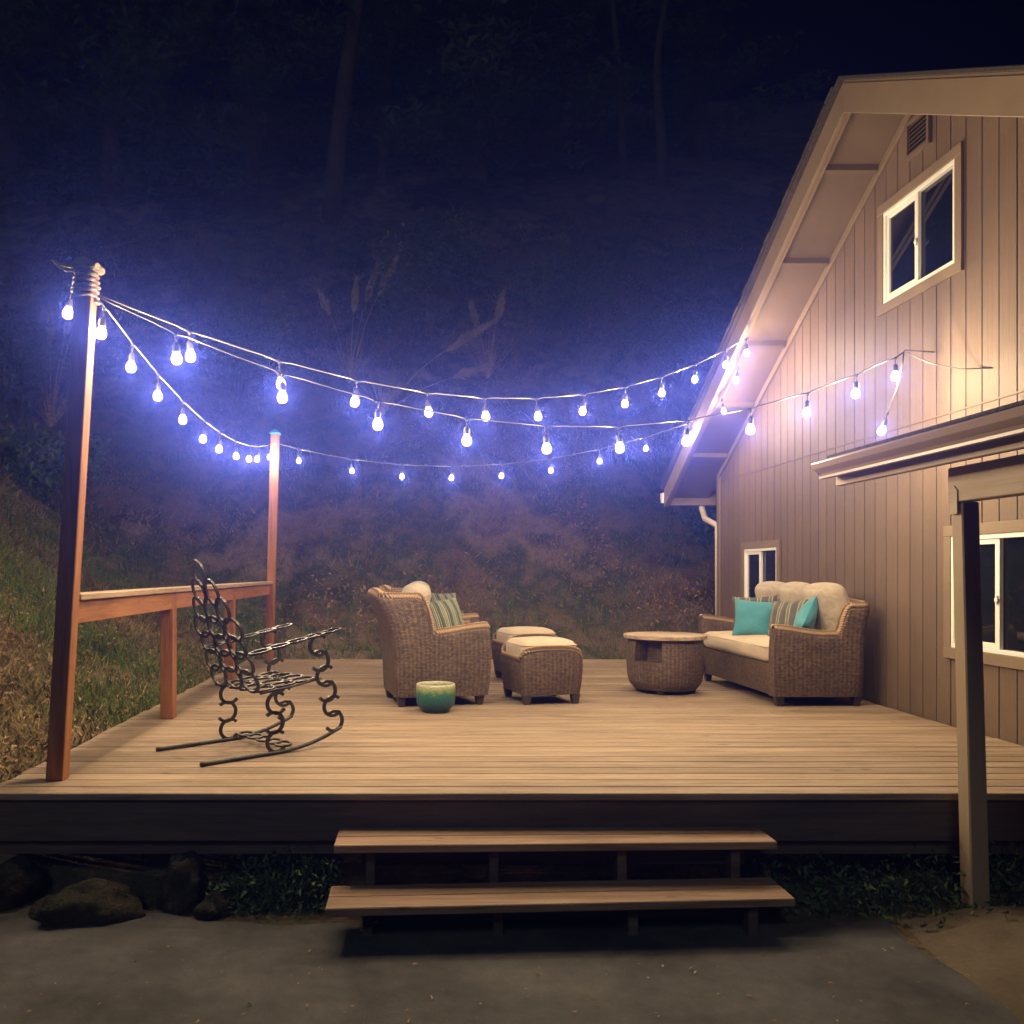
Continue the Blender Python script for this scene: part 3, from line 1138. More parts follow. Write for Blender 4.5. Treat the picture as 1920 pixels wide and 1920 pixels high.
for i in range(9):
    y = PY1 - 0.045 - i * 0.6
    obj('rafter', MB().prism_y([(2.44, 2.20), (3.86, 2.586), (3.86, 2.716), (2.44, 2.33)], y, y + 0.038), M['porch'], porch, world=True)
obj('porch_beam', MB().box((2.60, PY0, 2.02), (2.69, 4.30, 2.19)), M['porch'], porch, bev=0.004, world=True)
mb = MB()
mb.frustum((2.702, 4.245, 0.05), (0.092, 0.092), (2.652, 4.245, 2.018), (0.085, 0.088))
obj('porch_post', mb, M['porchpost'], porch, bev=0.006, world=True)
obj('post_bracket', MB().prism_x([(4.215, 1.96), (4.275, 1.96), (4.275, 2.075), (4.245, 2.10), (4.215, 2.075)], 2.594, 2.5985), M['porch'], porch, world=True)
mb = MB()
ring = [(2.418, 4.62 + 0.008 * math.cos(a), 2.164 + 0.008 * math.sin(a)) for a in [k * math.pi / 5 for k in range(10)]]
mb.tube(ring, 0.002, 5, closed=True)
obj('eye_hook', mb, M['steel'], porch, True, world=True)


# ------------------------------------------------------------------ soft goods
def cushion_mesh(name, w, d, h, r, puff=0.02, n=12, sag=0.0, seed=0):
    """rounded box cushion, centred, puffed on top and sides"""
    us = [-1 + 2 * i / n for i in range(n + 1)]
    us = [math.copysign(abs(u) ** 0.72, u) for u in us]
    bm = bmesh.new()
    hx, hy, hz = w / 2, d / 2, h / 2
    r = min(r, hx * 0.95, hy * 0.95, hz * 0.95)

    def place(a, b, c):
        p = Vector((a * hx, b * hy, c * hz))
        q = Vector((max(-hx + r, min(hx - r, p.x)), max(-hy + r, min(hy - r, p.y)), max(-hz + r, min(hz - r, p.z))))
        dvec = p - q
        if dvec.length > 1e-7:
            p = q + dvec.normalized() * r
        k = (1 - a * a) * (1 - b * b)
        s = math.copysign(1, c) if abs(c) > 0.3 else c / 0.3
        p.z += s * puff * k
        p.x += puff * 0.5 * (1 - b * b) * (1 - c * c) * a
        p.y += puff * 0.5 * (1 - a * a) * (1 - c * c) * b
        nz = mnoise.noise(Vector((p.x * 5 + seed * 3.1, p.y * 5, p.z * 5)))
        p += Vector((0, 0, 1)) * nz * 0.006 + Vector((a, b, 0)) * nz * 0.004
        return p
    for ax in range(3):
        for sg in (-1, 1):
            grid = []
            for u in us:
                row = []
                for v in us:
                    c = [0, 0, 0]
                    c[ax] = sg
                    c[(ax + 1) % 3] = u
                    c[(ax + 2) % 3] = v
                    row.append(bm.verts.new(place(*c)))
                grid.append(row)
            for i in range(n):
                for j in range(n):
                    f = [grid[i][j], grid[i + 1][j], grid[i + 1][j + 1], grid[i][j + 1]]
                    bm.faces.new(f if sg > 0 else f[::-1])
    bmesh.ops.remove_doubles(bm, verts=bm.verts, dist=1e-4)
    me = bpy.data.meshes.new(name)
    bm.to_mesh(me)
    bm.free()
    me.polygons.foreach_set("use_smooth", [True] * len(me.polygons))
    return me


def seam_piping(w, d, z, r=0.006, inset=0.0, rc=0.05):
    pts = []
    for (cx, cy_, a0) in ((1, 1, 0), (-1, 1, 90), (-1, -1, 180), (1, -1, 270)):
        for k in range(5):
            an = R(a0 + k * 22.5)
            pts.append((cx * (w / 2 - rc) + rc * math.cos(an), cy_ * (d / 2 - rc) + rc * math.sin(an), z))
    return MB().tube(pts, r, 5, closed=True)


def pillow_mesh(name, w, h, t, n=18, seed=0):
    mb = MB()
    for sg in (1, -1):
        vs, uv, fs = [], [], []
        for i in range(n + 1):
            for j in range(n + 1):
                u, v = -1 + 2 * i / n, -1 + 2 * j / n
                x = w / 2 * u * (1 - 0.09 * (1 - v * v) * u * u)
                y = h / 2 * v * (1 - 0.09 * (1 - u * u) * v * v)
                k = max(0.0, (1 - abs(u) ** 2.4) * (1 - abs(v) ** 2.4)) ** 0.55
                wr = mnoise.noise(Vector((u * 2.2 + seed, v * 2.2, sg * 1.7))) * 0.16 + 1
                z = sg * t / 2 * k * wr
                vs.append((x, y, z))
                uv.append((u * 0.5 + 0.5, v * 0.5 + 0.5))
        for i in range(n):
            for j in range(n):
                a = i * (n + 1) + j
                f = (a, a + n + 1, a + n + 2, a + 1)
                fs.append(f if sg > 0 else f[::-1])
        mb.add(vs, fs, uv)
    me = mb.mesh(name, True)
    return me


# ------------------------------------------------------------------ wicker seating
def upath(D, W, r, n_arm=26, n_c=8, n_b=20):
    P = []
    for i in range(n_arm):
        x = D / 2 + (-D / 2 + r - D / 2) * i / n_arm
        P.append((x, -W / 2, 0, -1))
    for k in range(n_c + 1):
        a = R(270 - 90 * k / n_c)
        P.append((-D / 2 + r + r * math.cos(a), -W / 2 + r + r * math.sin(a), math.cos(a), math.sin(a)))
    for i in range(1, n_b):
        y = -W / 2 + r + (W - 2 * r) * i / n_b
        P.append((-D / 2, y, -1, 0))
    for k in range(n_c + 1):
        a = R(180 - 90 * k / n_c)
        P.append((-D / 2 + r + r * math.cos(a), W / 2 - r + r * math.sin(a), math.cos(a), math.sin(a)))
    for i in range(1, n_arm + 1):
        x = -D / 2 + r + (D - r) * i / n_arm
        P.append((x, W / 2, 0, 1))
    return P


def cpath(D, W, r, n_s=18, n_c=8):
    P = []
    cs = [(D / 2 - r, -W / 2 + r, 270), (D / 2 - r, W / 2 - r, 0), (-D / 2 + r, W / 2 - r, 90), (-D / 2 + r, -W / 2 + r, 180)]
    for q, (cx, cy_, a0) in enumerate(cs):
        for k in range(n_c + 1):
            a = R(a0 + 90 * k / n_c)
            P.append((cx + r * math.cos(a), cy_ + r * math.sin(a), math.cos(a), math.sin(a)))
        nx = cs[(q + 1) % 4]
        a = R(a0 + 90)
        s = Vector((cx + r * math.cos(a), cy_ + r * math.sin(a)))
        e = Vector((nx[0] + r * math.cos(a), nx[1] + r * math.sin(a)))
        for i in range(1, n_s):
            p = s.lerp(e, i / n_s)
            P.append((p.x, p.y, math.cos(a), math.sin(a)))
    return P


def shell(path, hfun, t, z0, zin, deform, closed=False):
    """woven wall following a plan path; returns (mesh builder, top ridge points)"""
    mb = MB()
    vs, uv, fs, top = [], [], [], []
    acc = 0
    K = None
    for i, (x, y, nx, ny) in enumerate(path):
        if i:
            acc += math.hypot(x - path[i - 1][0], y - path[i - 1][1])
        h = hfun(x, y)
        prof = []
        for k in range(12):
            z = z0 + (h - 0.035 - z0) * k / 11
            prof.append((0.0, z))
        for k in range(1, 6):
            a = math.pi * k / 6
            prof.append((-t / 2 + t / 2 * math.cos(a), h - 0.035 + 0.035 * math.sin(a)))
        for k in range(4):
            z = (h - 0.035) + (zin - (h - 0.035)) * k / 3
            prof.append((-t, z))
        K = len(prof)
        vacc = 0
        for k, (o, z) in enumerate(prof):
            if k:
                vacc += math.hypot(o - prof[k - 1][0], z - prof[k - 1][1])
            p = deform(Vector((x + nx * o, y + ny * o, z)))
            vs.append(p)
            uv.append((acc, z0 + vacc if o > -t + 1e-6 else z))
        top.append(deform(Vector((x - nx * t / 2, y - ny * t / 2, h + 0.002))))
    n = len(path)
    m = n if closed else n - 1
    for i in range(m):
        for k in range(K - 1):
            a, b = i * K + k, ((i + 1) % n) * K + k
            fs.append((a, b, b + 1, a + 1))
    mb.add(vs, fs, uv)
    if not closed:
        for i in (0, n - 1):
            prof = [vs[i * K + k] for k in range(K)]
            low = [vs[i * K + K - 1] + Vector((0, 0, z0 - zin))]
            poly = prof + low
            uvp = [(p[1], p[2]) for p in poly]
            f = tuple(range(len(poly)))
            mb.add(poly, [f if i else f[::-1]], uvp)
    return mb, top


def braid(top, r=0.032, closed=False, step=0.022):
    """plaited edge: one fat strand bead after another, leaning over"""
    mb = MB()
    L = [0]
    for a, b in zip(top[:-1], top[1:]):
        L.append(L[-1] + (b - a).length)
    n = max(4, int(L[-1] / step))
    pts = []
    j = 0
    for i in range(n + 1):
        s = L[-1] * i / n
        while j < len(L) - 2 and L[j + 1] < s:
            j += 1
        u = (s - L[j]) / max(1e-6, L[j + 1] - L[j])
        pts.append(top[j].lerp(top[j + 1], u))
    for i in range(n):
        a, b = pts[i], pts[min(i + 1, n)]
        tdir = (b - a)
        if tdir.length < 1e-6:
            continue
        tdir.normalize()
        side = tdir.cross(Vector((0, 0, 1)))
        if side.length < 0.15:
            side = tdir.cross(Vector((0, 1, 0)))
        side.normalize()
        up = side.cross(tdir)
        sg = 1 if i % 2 else -1
        c = a.lerp(b, 0.5)
        q = [c - side * 1.05 * r - up * 0.55 * r - tdir * step * 0.8, c - side * 0.5 * r + up * 0.55 * r - tdir * step * 0.3,
             c + side * 0.5 * r + up * 0.6 * r + tdir * step * 0.3, c + side * 1.05 * r - up * 0.5 * r + tdir * step * 0.8]
        mb.tube(q, [r * 0.42, r * 0.55, r * 0.55, r * 0.42], 5)
    return mb


def feet(root, pts, h=0.085, s0=0.05, s1=0.075):
    for (x, y) in pts:
        obj('foot', MB().frustum((x, y, 0), (s0, s0), (x * 1.01, y * 1.01, h), (s1, s1)), M['foot'], root, bev=0.004)


def make_seat(name, label, cat, loc, rz, D, W, flare, harm, hback, wing, n_back, wick, group=None):
    t = 0.105
    root = empty(name, loc, rz, label, cat, group)

    def hf(x, y):
        a = harm + 0.05 * float(sstep(-0.05, D / 2, x))
        b = hback + 0.035 * (1 - (2 * y / W) ** 2)
        return float(a + (b - a) * sstep(-D / 2 + wing + 0.035, -D / 2 + wing - 0.035, x))

    def df(p):
        zz = max(0.0, min(p.z, 0.7)) / 0.7
        bul = 0.075 * math.sin(math.pi * zz) - 0.03 * (1 - zz)
        x = p.x * (1 + bul * (1.0 if p.x > 0 else 0.4))
        y = p.y
        sy = math.copysign(1, p.y)
        y += sy * 0.02 * math.sin(math.pi * zz) * min(1, abs(p.y) / (W / 2) * 1.2) - sy * 0.012 * (1 - zz)
        y += sy * 0.03 * max(0, (p.z - 0.45) / 0.3) ** 2 * min(1, abs(p.y) / (W / 2)) * float(sstep(-0.3, 0.1, p.x))
        x -= flare * float(sstep(0.0, -D / 2, p.x)) * max(0.0, (p.z - 0.42) / 0.5) ** 1.6
        return Vector((x, y, p.z))
    # dense path around the wing step
    path = upath(D, W, 0.09, 40)
    mb, top = shell(path, hf, t, 0.085, 0.30, df)
    obj('woven_body', mb, wick, root, True)
    obj('braided_edge', braid(top), M['braid'], root, True)
    # front panel and seat deck
    fp = MB()
    n = 10
    vs, uv, fs = [], [], []
    for i in range(n + 1):
        z = 0.085 + 0.265 * i / n
        for j in range(2):
            y = (-W / 2 + t - 0.01) * (1 if j == 0 else -1)
            p = df(Vector((D / 2 - 0.02, y, z)))
            vs.append((p.x, y, z))
            uv.append((y, z))
    for i in range(n):
        fs.append((2 * i, 2 * i + 1, 2 * i + 3, 2 * i + 2))
    fp.add(vs, fs, uv)
    fp.add([(D / 2 - 0.0, -W / 2 + t, 0.35), (D / 2 - 0.0, W / 2 - t, 0.35), (-D / 2 + 0.08, W / 2 - t, 0.32), (-D / 2 + 0.08, -W / 2 + t, 0.32)], [(0, 1, 2, 3)], [(0, 0), (1, 0), (1, 1), (0, 1)])
    obj('front_panel', fp, wick, root, True)
    obj('under_frame', MB().box((-D / 2 + 0.06, -W / 2 + 0.05, 0.075), (D / 2 - 0.07, W / 2 - 0.05, 0.10)), M['foot'], root)
    feet(root, [(sx * (D / 2 - 0.055), sy * (W / 2 - 0.075)) for sx in (1, -1) for sy in (1, -1)])
    # cushions
    iw = W - 2 * t - 0.005
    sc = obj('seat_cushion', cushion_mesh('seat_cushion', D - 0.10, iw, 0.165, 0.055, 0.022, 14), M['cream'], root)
    sc.location = (0.075, 0, 0.435)
    obj('piping', seam_piping(D - 0.10, iw, 0.05, 0.005), M['cream'], sc, True)
    bw = iw / n_back
    for k in range(n_back):
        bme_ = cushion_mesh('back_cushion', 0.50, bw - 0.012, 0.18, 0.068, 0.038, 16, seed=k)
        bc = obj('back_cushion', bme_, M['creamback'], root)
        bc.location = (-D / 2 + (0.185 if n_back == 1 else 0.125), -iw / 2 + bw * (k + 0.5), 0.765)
        bc.rotation_euler = (rnd.uniform(-0.03, 0.03), R(-72 + rnd.uniform(-2, 2)) if flare > 0.13 else R(-74 + rnd.uniform(-2, 2)), rnd.uniform(-0.03, 0.03))
        # local x of the cushion becomes its height
    return root


chair = make_seat('wicker_armchair', 'wicker armchair with a striped pillow nearest the steps, behind the green pot', 'armchair',
                  (0.104, 7.562, DZ), R(12), 0.78, 0.70, 0.165, 0.615, 0.915, 0.285, 1, M['wicker'], 'wicker armchairs')
chair2 = copy_tree(chair)
chair2.location = (0.12, 9.11, DZ)
chair2.rotation_euler = (0, 0, R(11))
chair2["label"] = 'farther wicker armchair mostly hidden behind the first armchair'

sofa = make_seat('wicker_sofa', 'long wicker sofa with cream cushions standing against the house wall', 'sofa',
                 (3.285, 8.10, DZ), R(181.5), 0.76, 1.80, 0.10, 0.60, 0.835, 0.20, 3, M['wickerdark'])


def make_ottoman():
    D, W, t = 0.55, 0.62, 0.06
    root = empty('wicker_ottoman', (1.044, 7.618, DZ), R(12), 'wicker ottoman with a cream cushion in front of the first armchair', 'ottoman', 'wicker ottomans')

    def hf(x, y):
        e = float(sstep(0.72, 0.97, abs(y) / (W / 2)))
        return 0.375 + e * (0.045 + 0.05 * (1 - min(1, abs(2 * x / D)) ** 3.5))

    def df(p):
        zz = max(0.0, min(p.z, 0.5)) / 0.5
        k = 1 + 0.05 * math.sin(math.pi * zz) - 0.10 * (1 - zz) ** 2
        return Vector((p.x * k, p.y * k, p.z))
    mb, top = shell(cpath(D, W, 0.07), hf, t, 0.085, 0.28, df, True)
    obj('woven_body', mb, M['wickerdark'], root, True)
    top.append(top[0])
    obj('braided_edge', braid(top, 0.028), M['braid'], root, True)
    obj('under_frame', MB().box((-D / 2 + 0.06, -W / 2 + 0.06, 0.075), (D / 2 - 0.06, W / 2 - 0.06, 0.29)), M['foot'], root)
    feet(root, [(sx * 0.215, sy * 0.25) for sx in (1, -1) for sy in (1, -1)])
    c = obj('cushion', cushion_mesh('cushion', 0.50, 0.50, 0.19, 0.06, 0.022, 14, seed=5), M['cream'], root)
    c.location = (0, 0, 0.435)
    obj('piping', seam_piping(0.50, 0.50, 0.06, 0.005), M['cream'], c, True)
    return root


ott = make_ottoman()
ott2 = copy_tree(ott)
ott2.location = (1.08, 9.02, DZ)
ott2["label"] = 'second wicker ottoman standing just behind the first ottoman'

# ------------------------------------------------------------------ round table
tab = empty('round_table', (2.28, 8.15, DZ), R(0), 'round wicker drum table with a pale plank top beside the sofa', 'table')
prof = [(0.300, 0.055), (0.325, 0.085), (0.340, 0.14), (0.349, 0.22), (0.351, 0.30), (0.350, 0.36), (0.345, 0.42), (0.338, 0.47), (0.333, 0.488)]
a0, a1 = R(205), R(252)
mb = MB().lathe(prof, 72, skip=lambda a, z: a0 < a < a1 and z > 0.30)
obj('woven_drum', mb, M['wickerdark'], tab, True)
# the storage niche: floor, sides and back inside the drum
mb = MB()
zf = 0.30


def pol(r, a, z):
    return (r * math.cos(a), r * math.sin(a), z)


n = 8
aa = [a0 + (a1 - a0) * k / n for k in range(n + 1)]
for k in range(n):
    mb.add([pol(0.349, aa[k], zf), pol(0.349, aa[k + 1], zf), pol(0.20, aa[k + 1], zf), pol(0.20, aa[k], zf)], [(0, 1, 2, 3)], [(aa[k] * .3, 0), (aa[k + 1] * .3, 0), (aa[k + 1] * .3, .15), (aa[k] * .3, .15)])
    mb.add([pol(0.20, aa[k], zf), pol(0.20, aa[k + 1], zf), pol(0.20, aa[k + 1], 0.488), pol(0.20, aa[k], 0.488)], [(0, 1, 2, 3)], [(aa[k] * .3, 0), (aa[k + 1] * .3, 0), (aa[k + 1] * .3, .19), (aa[k] * .3, .19)])
for a in (a0, a1):
    mb.add([pol(0.348, a, zf), pol(0.20, a, zf), pol(0.20, a, 0.488), pol(0.336, a, 0.488)], [(0, 1, 2, 3)], [(0, 0), (.15, 0), (.15, .19), (0, .19)])
obj('storage_niche', mb, M['wickerdark'], tab)
obj('base_ring', MB().lathe([(0.0, 0.03), (0.28, 0.03), (0.30, 0.056), (0.0, 0.056)], 40), M['foot'], tab, True)
for k in range(4):
    a = R(45 + 90 * k + 20)
    obj('foot', MB().frustum((0.24 * math.cos(a), 0.24 * math.sin(a), 0), (0.05, 0.05), (0.24 * math.cos(a), 0.24 * math.sin(a), 0.031), (0.06, 0.06)), M['foot'], tab, bev=0.004)
obj('top_ring', MB().lathe([(0.30, 0.489), (0.345, 0.489), (0.345, 0.4995), (0.30, 0.4995)], 48), M['foot'], tab, True)
RT = 0.378
pb = [-RT, -0.24, -0.12, 0.0, 0.12, 0.24, RT]
for ya, yb in zip(pb[:-1], pb[1:]):
    ya_, yb_ = ya + 0.0012, yb - 0.0012
    poly = []
    ks = 8
    for k in range(ks + 1):
        y = ya_ + (yb_ - ya_) * k / ks
        poly.append((math.sqrt(max(0, RT * RT - y * y)), y))
    for k in range(ks, -1, -1):
        y = ya_ + (yb_ - ya_) * k / ks
        poly.append((-math.sqrt(max(1e-6, RT * RT - y * y)), y))
    o = obj('top_plank', MB().prism_z(poly, 0.50, 0.535), M['tabletop'], tab, bev=0.004)
    o.rotation_euler = (0, 0, R(-38))

# ------------------------------------------------------------------ glazed pot
pot = empty('planter_pot', (0.115, 6.975, DZ), 0, 'green and cream glazed ceramic pot standing in front of the armchair', 'pot')
pr = [(0.0, 0.0), (0.105, 0.0), (0.112, 0.006), (0.113, 0.018), (0.125, 0.03), (0.148, 0.055), (0.157, 0.09), (0.159, 0.15), (0.157, 0.205), (0.155, 0.222), (0.150, 0.226), (0.143, 0.222), (0.141, 0.20), (0.138, 0.06), (0.0, 0.05)]
obj('pot_body', MB().lathe(pr, 56), M['pot'], pot, True)


# ------------------------------------------------------------------ pillows (loose)
def pillow(label, loc, az, tilt, m, w=0.40, h=0.40, t=0.15, roll=0.0, seed=0, name='throw_pillow'):
    """az: direction its face points to (degrees from +x); tilt: how far it leans back"""
    me_ = pillow_mesh(name, w, h, t, seed=seed)
    o = bpy.data.objects.new(name, me_)
    link(o, m)
    nrm = Vector((math.cos(R(az)) * math.cos(R(tilt)), math.sin(R(az)) * math.cos(R(tilt)), math.sin(R(tilt))))
    side = Vector((-math.sin(R(az)), math.cos(R(az)), 0))
    up = nrm.cross(side)
    if up.z < 0:
        up, side = -up, -side
    mt = Matrix((side, up, side.cross(up))).transposed().to_4x4()
    mt = mt @ Matrix.Rotation(R(roll), 4, 'Z')
    mt.translation = loc
    o.matrix_world = mt
    tag(o, label, 'pillow', 'loose throw pillows')
    return o


pillow('green striped pillow on the armchair behind the green pot', (0.215, 7.60, DZ + 0.70), -52, 22, M['stripe'], 0.40, 0.40, 0.15, 4, 1)
pillow('green striped pillow on the farther, half hidden armchair', (0.25, 9.15, DZ + 0.72), -52, 22, M['stripe'], 0.40, 0.40, 0.15, -3, 2)
pillow('large plain teal pillow facing out at the far end of the sofa', (3.13, 8.14, DZ + 0.680), -112, 16, M['teal'], 0.40, 0.36, 0.15, -4, 3)
pillow('grey and tan striped pillow tucked behind the large teal pillow', (3.20, 8.36, DZ + 0.695), -122, 14, M['stripe2'], 0.42, 0.40, 0.14, 3, 4)
pillow('small teal pillow propped edge on behind the near sofa arm', (3.33, 7.56, DZ + 0.690), 155, 22, M['teal'], 0.36, 0.34, 0.16, 38, 5)
pillow('grey green striped pillow beside the small teal pillow', (3.27, 7.77, DZ + 0.690), -150, 20, M['stripe2'], 0.38, 0.38, 0.15, 5, 6)


# ------------------------------------------------------------------ horseshoe rocking chair
rock = empty('rocking_chair', (-1.456, 5.20, DZ), R(42), 'black iron rocking chair made of welded horseshoes', 'rocking chair')


def strap_ring(a, b, arc0, arc1, w=0.020, t=0.010, n=26):
    """flat bar bent to an oval in the local xy plane"""
    mb = MB()
    closed = arc1 - arc0 >= 359.9
    m = n if closed else n + 1
    vs, fs = [], []
    for i in range(m):
        an = R(arc0 + (arc1 - arc0) * i / n)
        c, s = math.cos(an), math.sin(an)
        nv = Vector((c / a, s / b))
        nv.normalize()
        for (dr, dz) in ((-w / 2, -t / 2), (w / 2, -t / 2), (w / 2, t / 2), (-w / 2, t / 2)):
            vs.append((a * c + nv.x * dr, b * s + nv.y * dr, dz))
    for i in range(n):
        j = (i + 1) % m
        for k in range(4):
            k2 = (k + 1) % 4
            fs.append((i * 4 + k, j * 4 + k, j * 4 + k2, i * 4 + k2))
    if not closed:
        fs.append((3, 2, 1, 0))
        fs.append(tuple(n * 4 + k for k in range(4)))
    mb.add(vs, fs)
    me_ = mb.mesh('horseshoe')
    me_.materials.append(M['iron'])
    return me_


OVAL = strap_ring(0.094, 0.070, 0, 360, 0.016, 0.014)
OVALT = strap_ring(0.068, 0.082, 0, 360, 0.016, 0.014)
OVALF = strap_ring(0.072, 0.045, 0, 360, 0.014, 0.012)
SEATO = strap_ring(0.078, 0.062, 0, 360, 0.014, 0.012)
SHOE = strap_ring(0.068, 0.063, 42, 318, 0.019, 0.016)


def put(me_, org, ex, ey):
    ex = Vector(ex).normalized()
    ey = Vector(ey)
    ey = (ey - ex * ey.dot(ex)).normalized()
    ez = ex.cross(ey)
    o = bpy.data.objects.new('horseshoe', me_)
    link(o, None, rock)
    mt = Matrix((ex, ey, ez)).transposed().to_4x4()
    mt.translation = org
    o.matrix_local = mt
    return o


WD = 0.285


def rocker_z(x):
    return 0.014 + (0.45 * (x - 0.53) ** 2 if x > 0.53 else 0.0)


for sy in (-1, 1):
    pts = [(x, sy * WD, rocker_z(x)) for x in [k * 0.05 for k in range(21)]]
    obj('rocker', MB().tube(pts, 0.013, 8), M['iron'], rock, True)
    # rear leg: three shoes, opening by turns forward and back
    zb, zt = rocker_z(0.5) + 0.008, 0.375
    n = 3
    st = (zt - zb) / n
    for k in range(n):
        d = 1 if (k % 2 == 0) else -1
        put(SHOE, (0.50 + 0.012 * d, sy * WD, zb + st * (k + 0.5)), (d, 0, 0.08), (0, 0, 1))
    # front leg: leaning back up to the arm
    b, tp = Vector((0.965, sy * WD, rocker_z(0.965) + 0.008)), Vector((0.80, sy * WD, 0.700))
    n = 6
    for k in range(n):
        c = b.lerp(tp, (k + 0.5) / n)
        d = -1 if (k % 2 == 0) else 1
        put(SHOE, c + Vector((0.010 * d, 0, 0)), (d, 0, 0.1), (tp - b))
    # arm: a chain of flat ovals
    A, B = Vector((0.33, sy * WD, 0.625)), Vector((0.985, sy * WD, 0.752))
    n = 5
    for k in range(n):
        c = A.lerp(B, (k + 0.5) / n)
        put(OVALF, c, (B - A), (0, 1, 0))
    obj('seat_bar', MB().tube([(0.40, sy * (WD - 0.01), 0.383), (0.62, sy * (WD - 0.01), 0.405), (0.85, sy * (WD - 0.01), 0.44)], 0.008, 6), M['iron'], rock, True)
# seat
for i, x in enumerate((0.47, 0.615, 0.76)):
    for y in (-0.19, -0.063, 0.063, 0.19):
        put(SEATO, (x, y, 0.383 + (x - 0.40) * 0.12 + 0.004), (1, 0, 0.12), (0, 1, 0))
# back
b0, b1 = Vector((0.40, 0, 0.385)), Vector((0.135, 0, 1.14))
ub = (b1 - b0).normalized()
rows = [(0.07, (-0.18, 0.0, 0.18)), (0.185, (-0.185, 0.0, 0.185)), (0.30, (-0.175, 0.0, 0.175)), (0.415, (-0.20, 0.005, 0.20)),
        (0.53, (-0.145, 0.0, 0.145)), (0.65, (-0.075, 0.075)), (0.775, (0.0,))]
for bb, ys in rows:
    for y in ys:
        o = put(OVAL if bb < 0.5 else OVALT, b0 + ub * (bb + rnd.uniform(-0.008, 0.008)) + Vector((0.006 * rnd.uniform(-1, 1), y, 0)), (0, 1, 0.0), ub)
        o.rotation_euler.rotate_axis('Z', rnd.uniform(-0.12, 0.12) - y * 1.2)
# foot stretcher between the rockers
for k in range(5):
    y = -0.22 + 0.11 * k
    put(OVALF, (0.60, y, 0.045), (0.25, 1, 0), (1, 0, 0.1))

# ------------------------------------------------------------------ string lights
SOCK = MB()
SOCK.tube([(0, 0, 0.004), (0, 0, -0.058)], 0.0042, 6)
SOCK.lathe([(0.0, -0.050), (0.011, -0.050), (0.014, -0.056), (0.018, -0.062), (0.0195, -0.095), (0.0185, -0.104), (0.0, -0.104)], 10)
SOCK.lathe([(0.0, 0.010), (0.008, 0.008), (0.011, 0.0), (0.008, -0.014), (0.0, -0.016)], 8)
SOCK = SOCK.mesh('socket', True)
SOCK.materials.append(M['socket'])
bp = [(0.0, -0.100), (0.0125, -0.100), (0.016, -0.106), (0.024, -0.116), (0.0295, -0.130), (0.0305, -0.143), (0.0275, -0.157), (0.018, -0.168), (0.0, -0.172)]
BULBME = MB().lathe(bp, 10).mesh('bulb', True)
BULBME.materials.append(M['bulb'])


LAMP = bpy.data.lights.new('filament', 'POINT')
LAMP.energy = BULB
LAMP.color = WARM
LAMP.shadow_soft_size = 0.018


def hang(root, p, tilt=None):
    s = bpy.data.objects.new('socket', SOCK)
    link(s, None, root)
    s.location = Vector(p) - root.location
    s.rotation_euler = tilt if tilt else (rnd.uniform(-0.14, 0.14), rnd.uniform(-0.16, 0.16), rnd.uniform(0, 6))
    b = bpy.data.objects.new('bulb', BULBME)
    link(b, None, s)
    f = bpy.data.objects.new('filament', LAMP)
    link(f, None, b)
    f.location = (0, 0, -0.140)
    return s


def light_string(label, A, B, sag, ts, extra=(), cable_extra=()):
    A, B = Vector(A), Vector(B)
    root = empty('string_lights', A, 0, label, 'string lights', 'string lights over the deck')

    def wp(t):
        return A.lerp(B, t) - Vector((0, 0, 4 * sag * t * (1 - t)))
    stops = sorted(set([k / 60 for k in range(61)] + list(ts)))
    pts = []
    for t in stops:
        p = wp(t)
        # a slight kink where a lamp pulls the cable down
        d = min([abs(t - u) for u in ts]) if ts else 1
        pts.append(p - Vector((0, 0, 0.012 * math.exp(-(d / 0.006) ** 2))))
    mb = MB().tube(pts, 0.0052, 6)
    for ce in cable_extra:
        mb.tube(ce, 0.0052, 6)
    obj('cable', mb, M['cable'], root, True, world=True)
    for t in ts:
        hang(root, wp(t) - Vector((0, 0, 0.012)))
    for e in extra:
        hang(root, e[0], e[1] if len(e) > 1 else None)
    return root


light_string('uppermost string of bulbs from the near post to the roof edge', (-1.735, 4.70, 3.175), (3.335, 8.887, 4.076), 0.59,
             [0.078, 0.168, 0.258, 0.35, 0.435, 0.521, 0.61, 0.694, 0.774, 0.857, 0.938, 0.995])
light_string('string of bulbs from the near post to a hook on the house wall', (-1.745, 4.69, 3.165), (3.58, 6.456, 3.31), 0.623,
             [0.072, 0.178, 0.279, 0.38, 0.476, 0.57, 0.665, 0.756, 0.843, 0.922, 0.985],
             extra=[((3.42, 6.385, 2.845), (0.0, R(18), 0))],
             cable_extra=[[(3.58, 6.456, 3.31), (3.565, 6.45, 3.22), (3.51, 6.425, 3.03), (3.46, 6.40, 2.93), (3.422, 6.385, 2.845)],
                          [(3.58, 6.456, 3.31), (3.70, 6.30, 3.185), (3.80, 6.14, 3.11), (3.886, 5.93, 3.068)]])
mb = MB().tube([(3.886, 6.60, 3.345), (3.72, 6.53, 3.335), (3.59, 6.465, 3.325), (3.572, 6.455, 3.31), (3.585, 6.458, 3.30)], 0.006, 6)
obj('light_hook', mb, M['steel'], house, True, world=True)
light_string('string of bulbs joining the two redwood posts', (-1.728, 4.70, 3.138), (-1.887, 10.87, 3.273), 0.274,
             [0.008, 0.089, 0.179, 0.286, 0.407, 0.508, 0.625, 0.759, 0.846, 0.97],
             extra=[((-2.02, 5.02, 3.305),)],
             cable_extra=[[(-1.80, 4.75, 3.25), (-1.90, 4.86, 3.34), (-1.99, 4.98, 3.37), (-2.02, 5.02, 3.305)]])
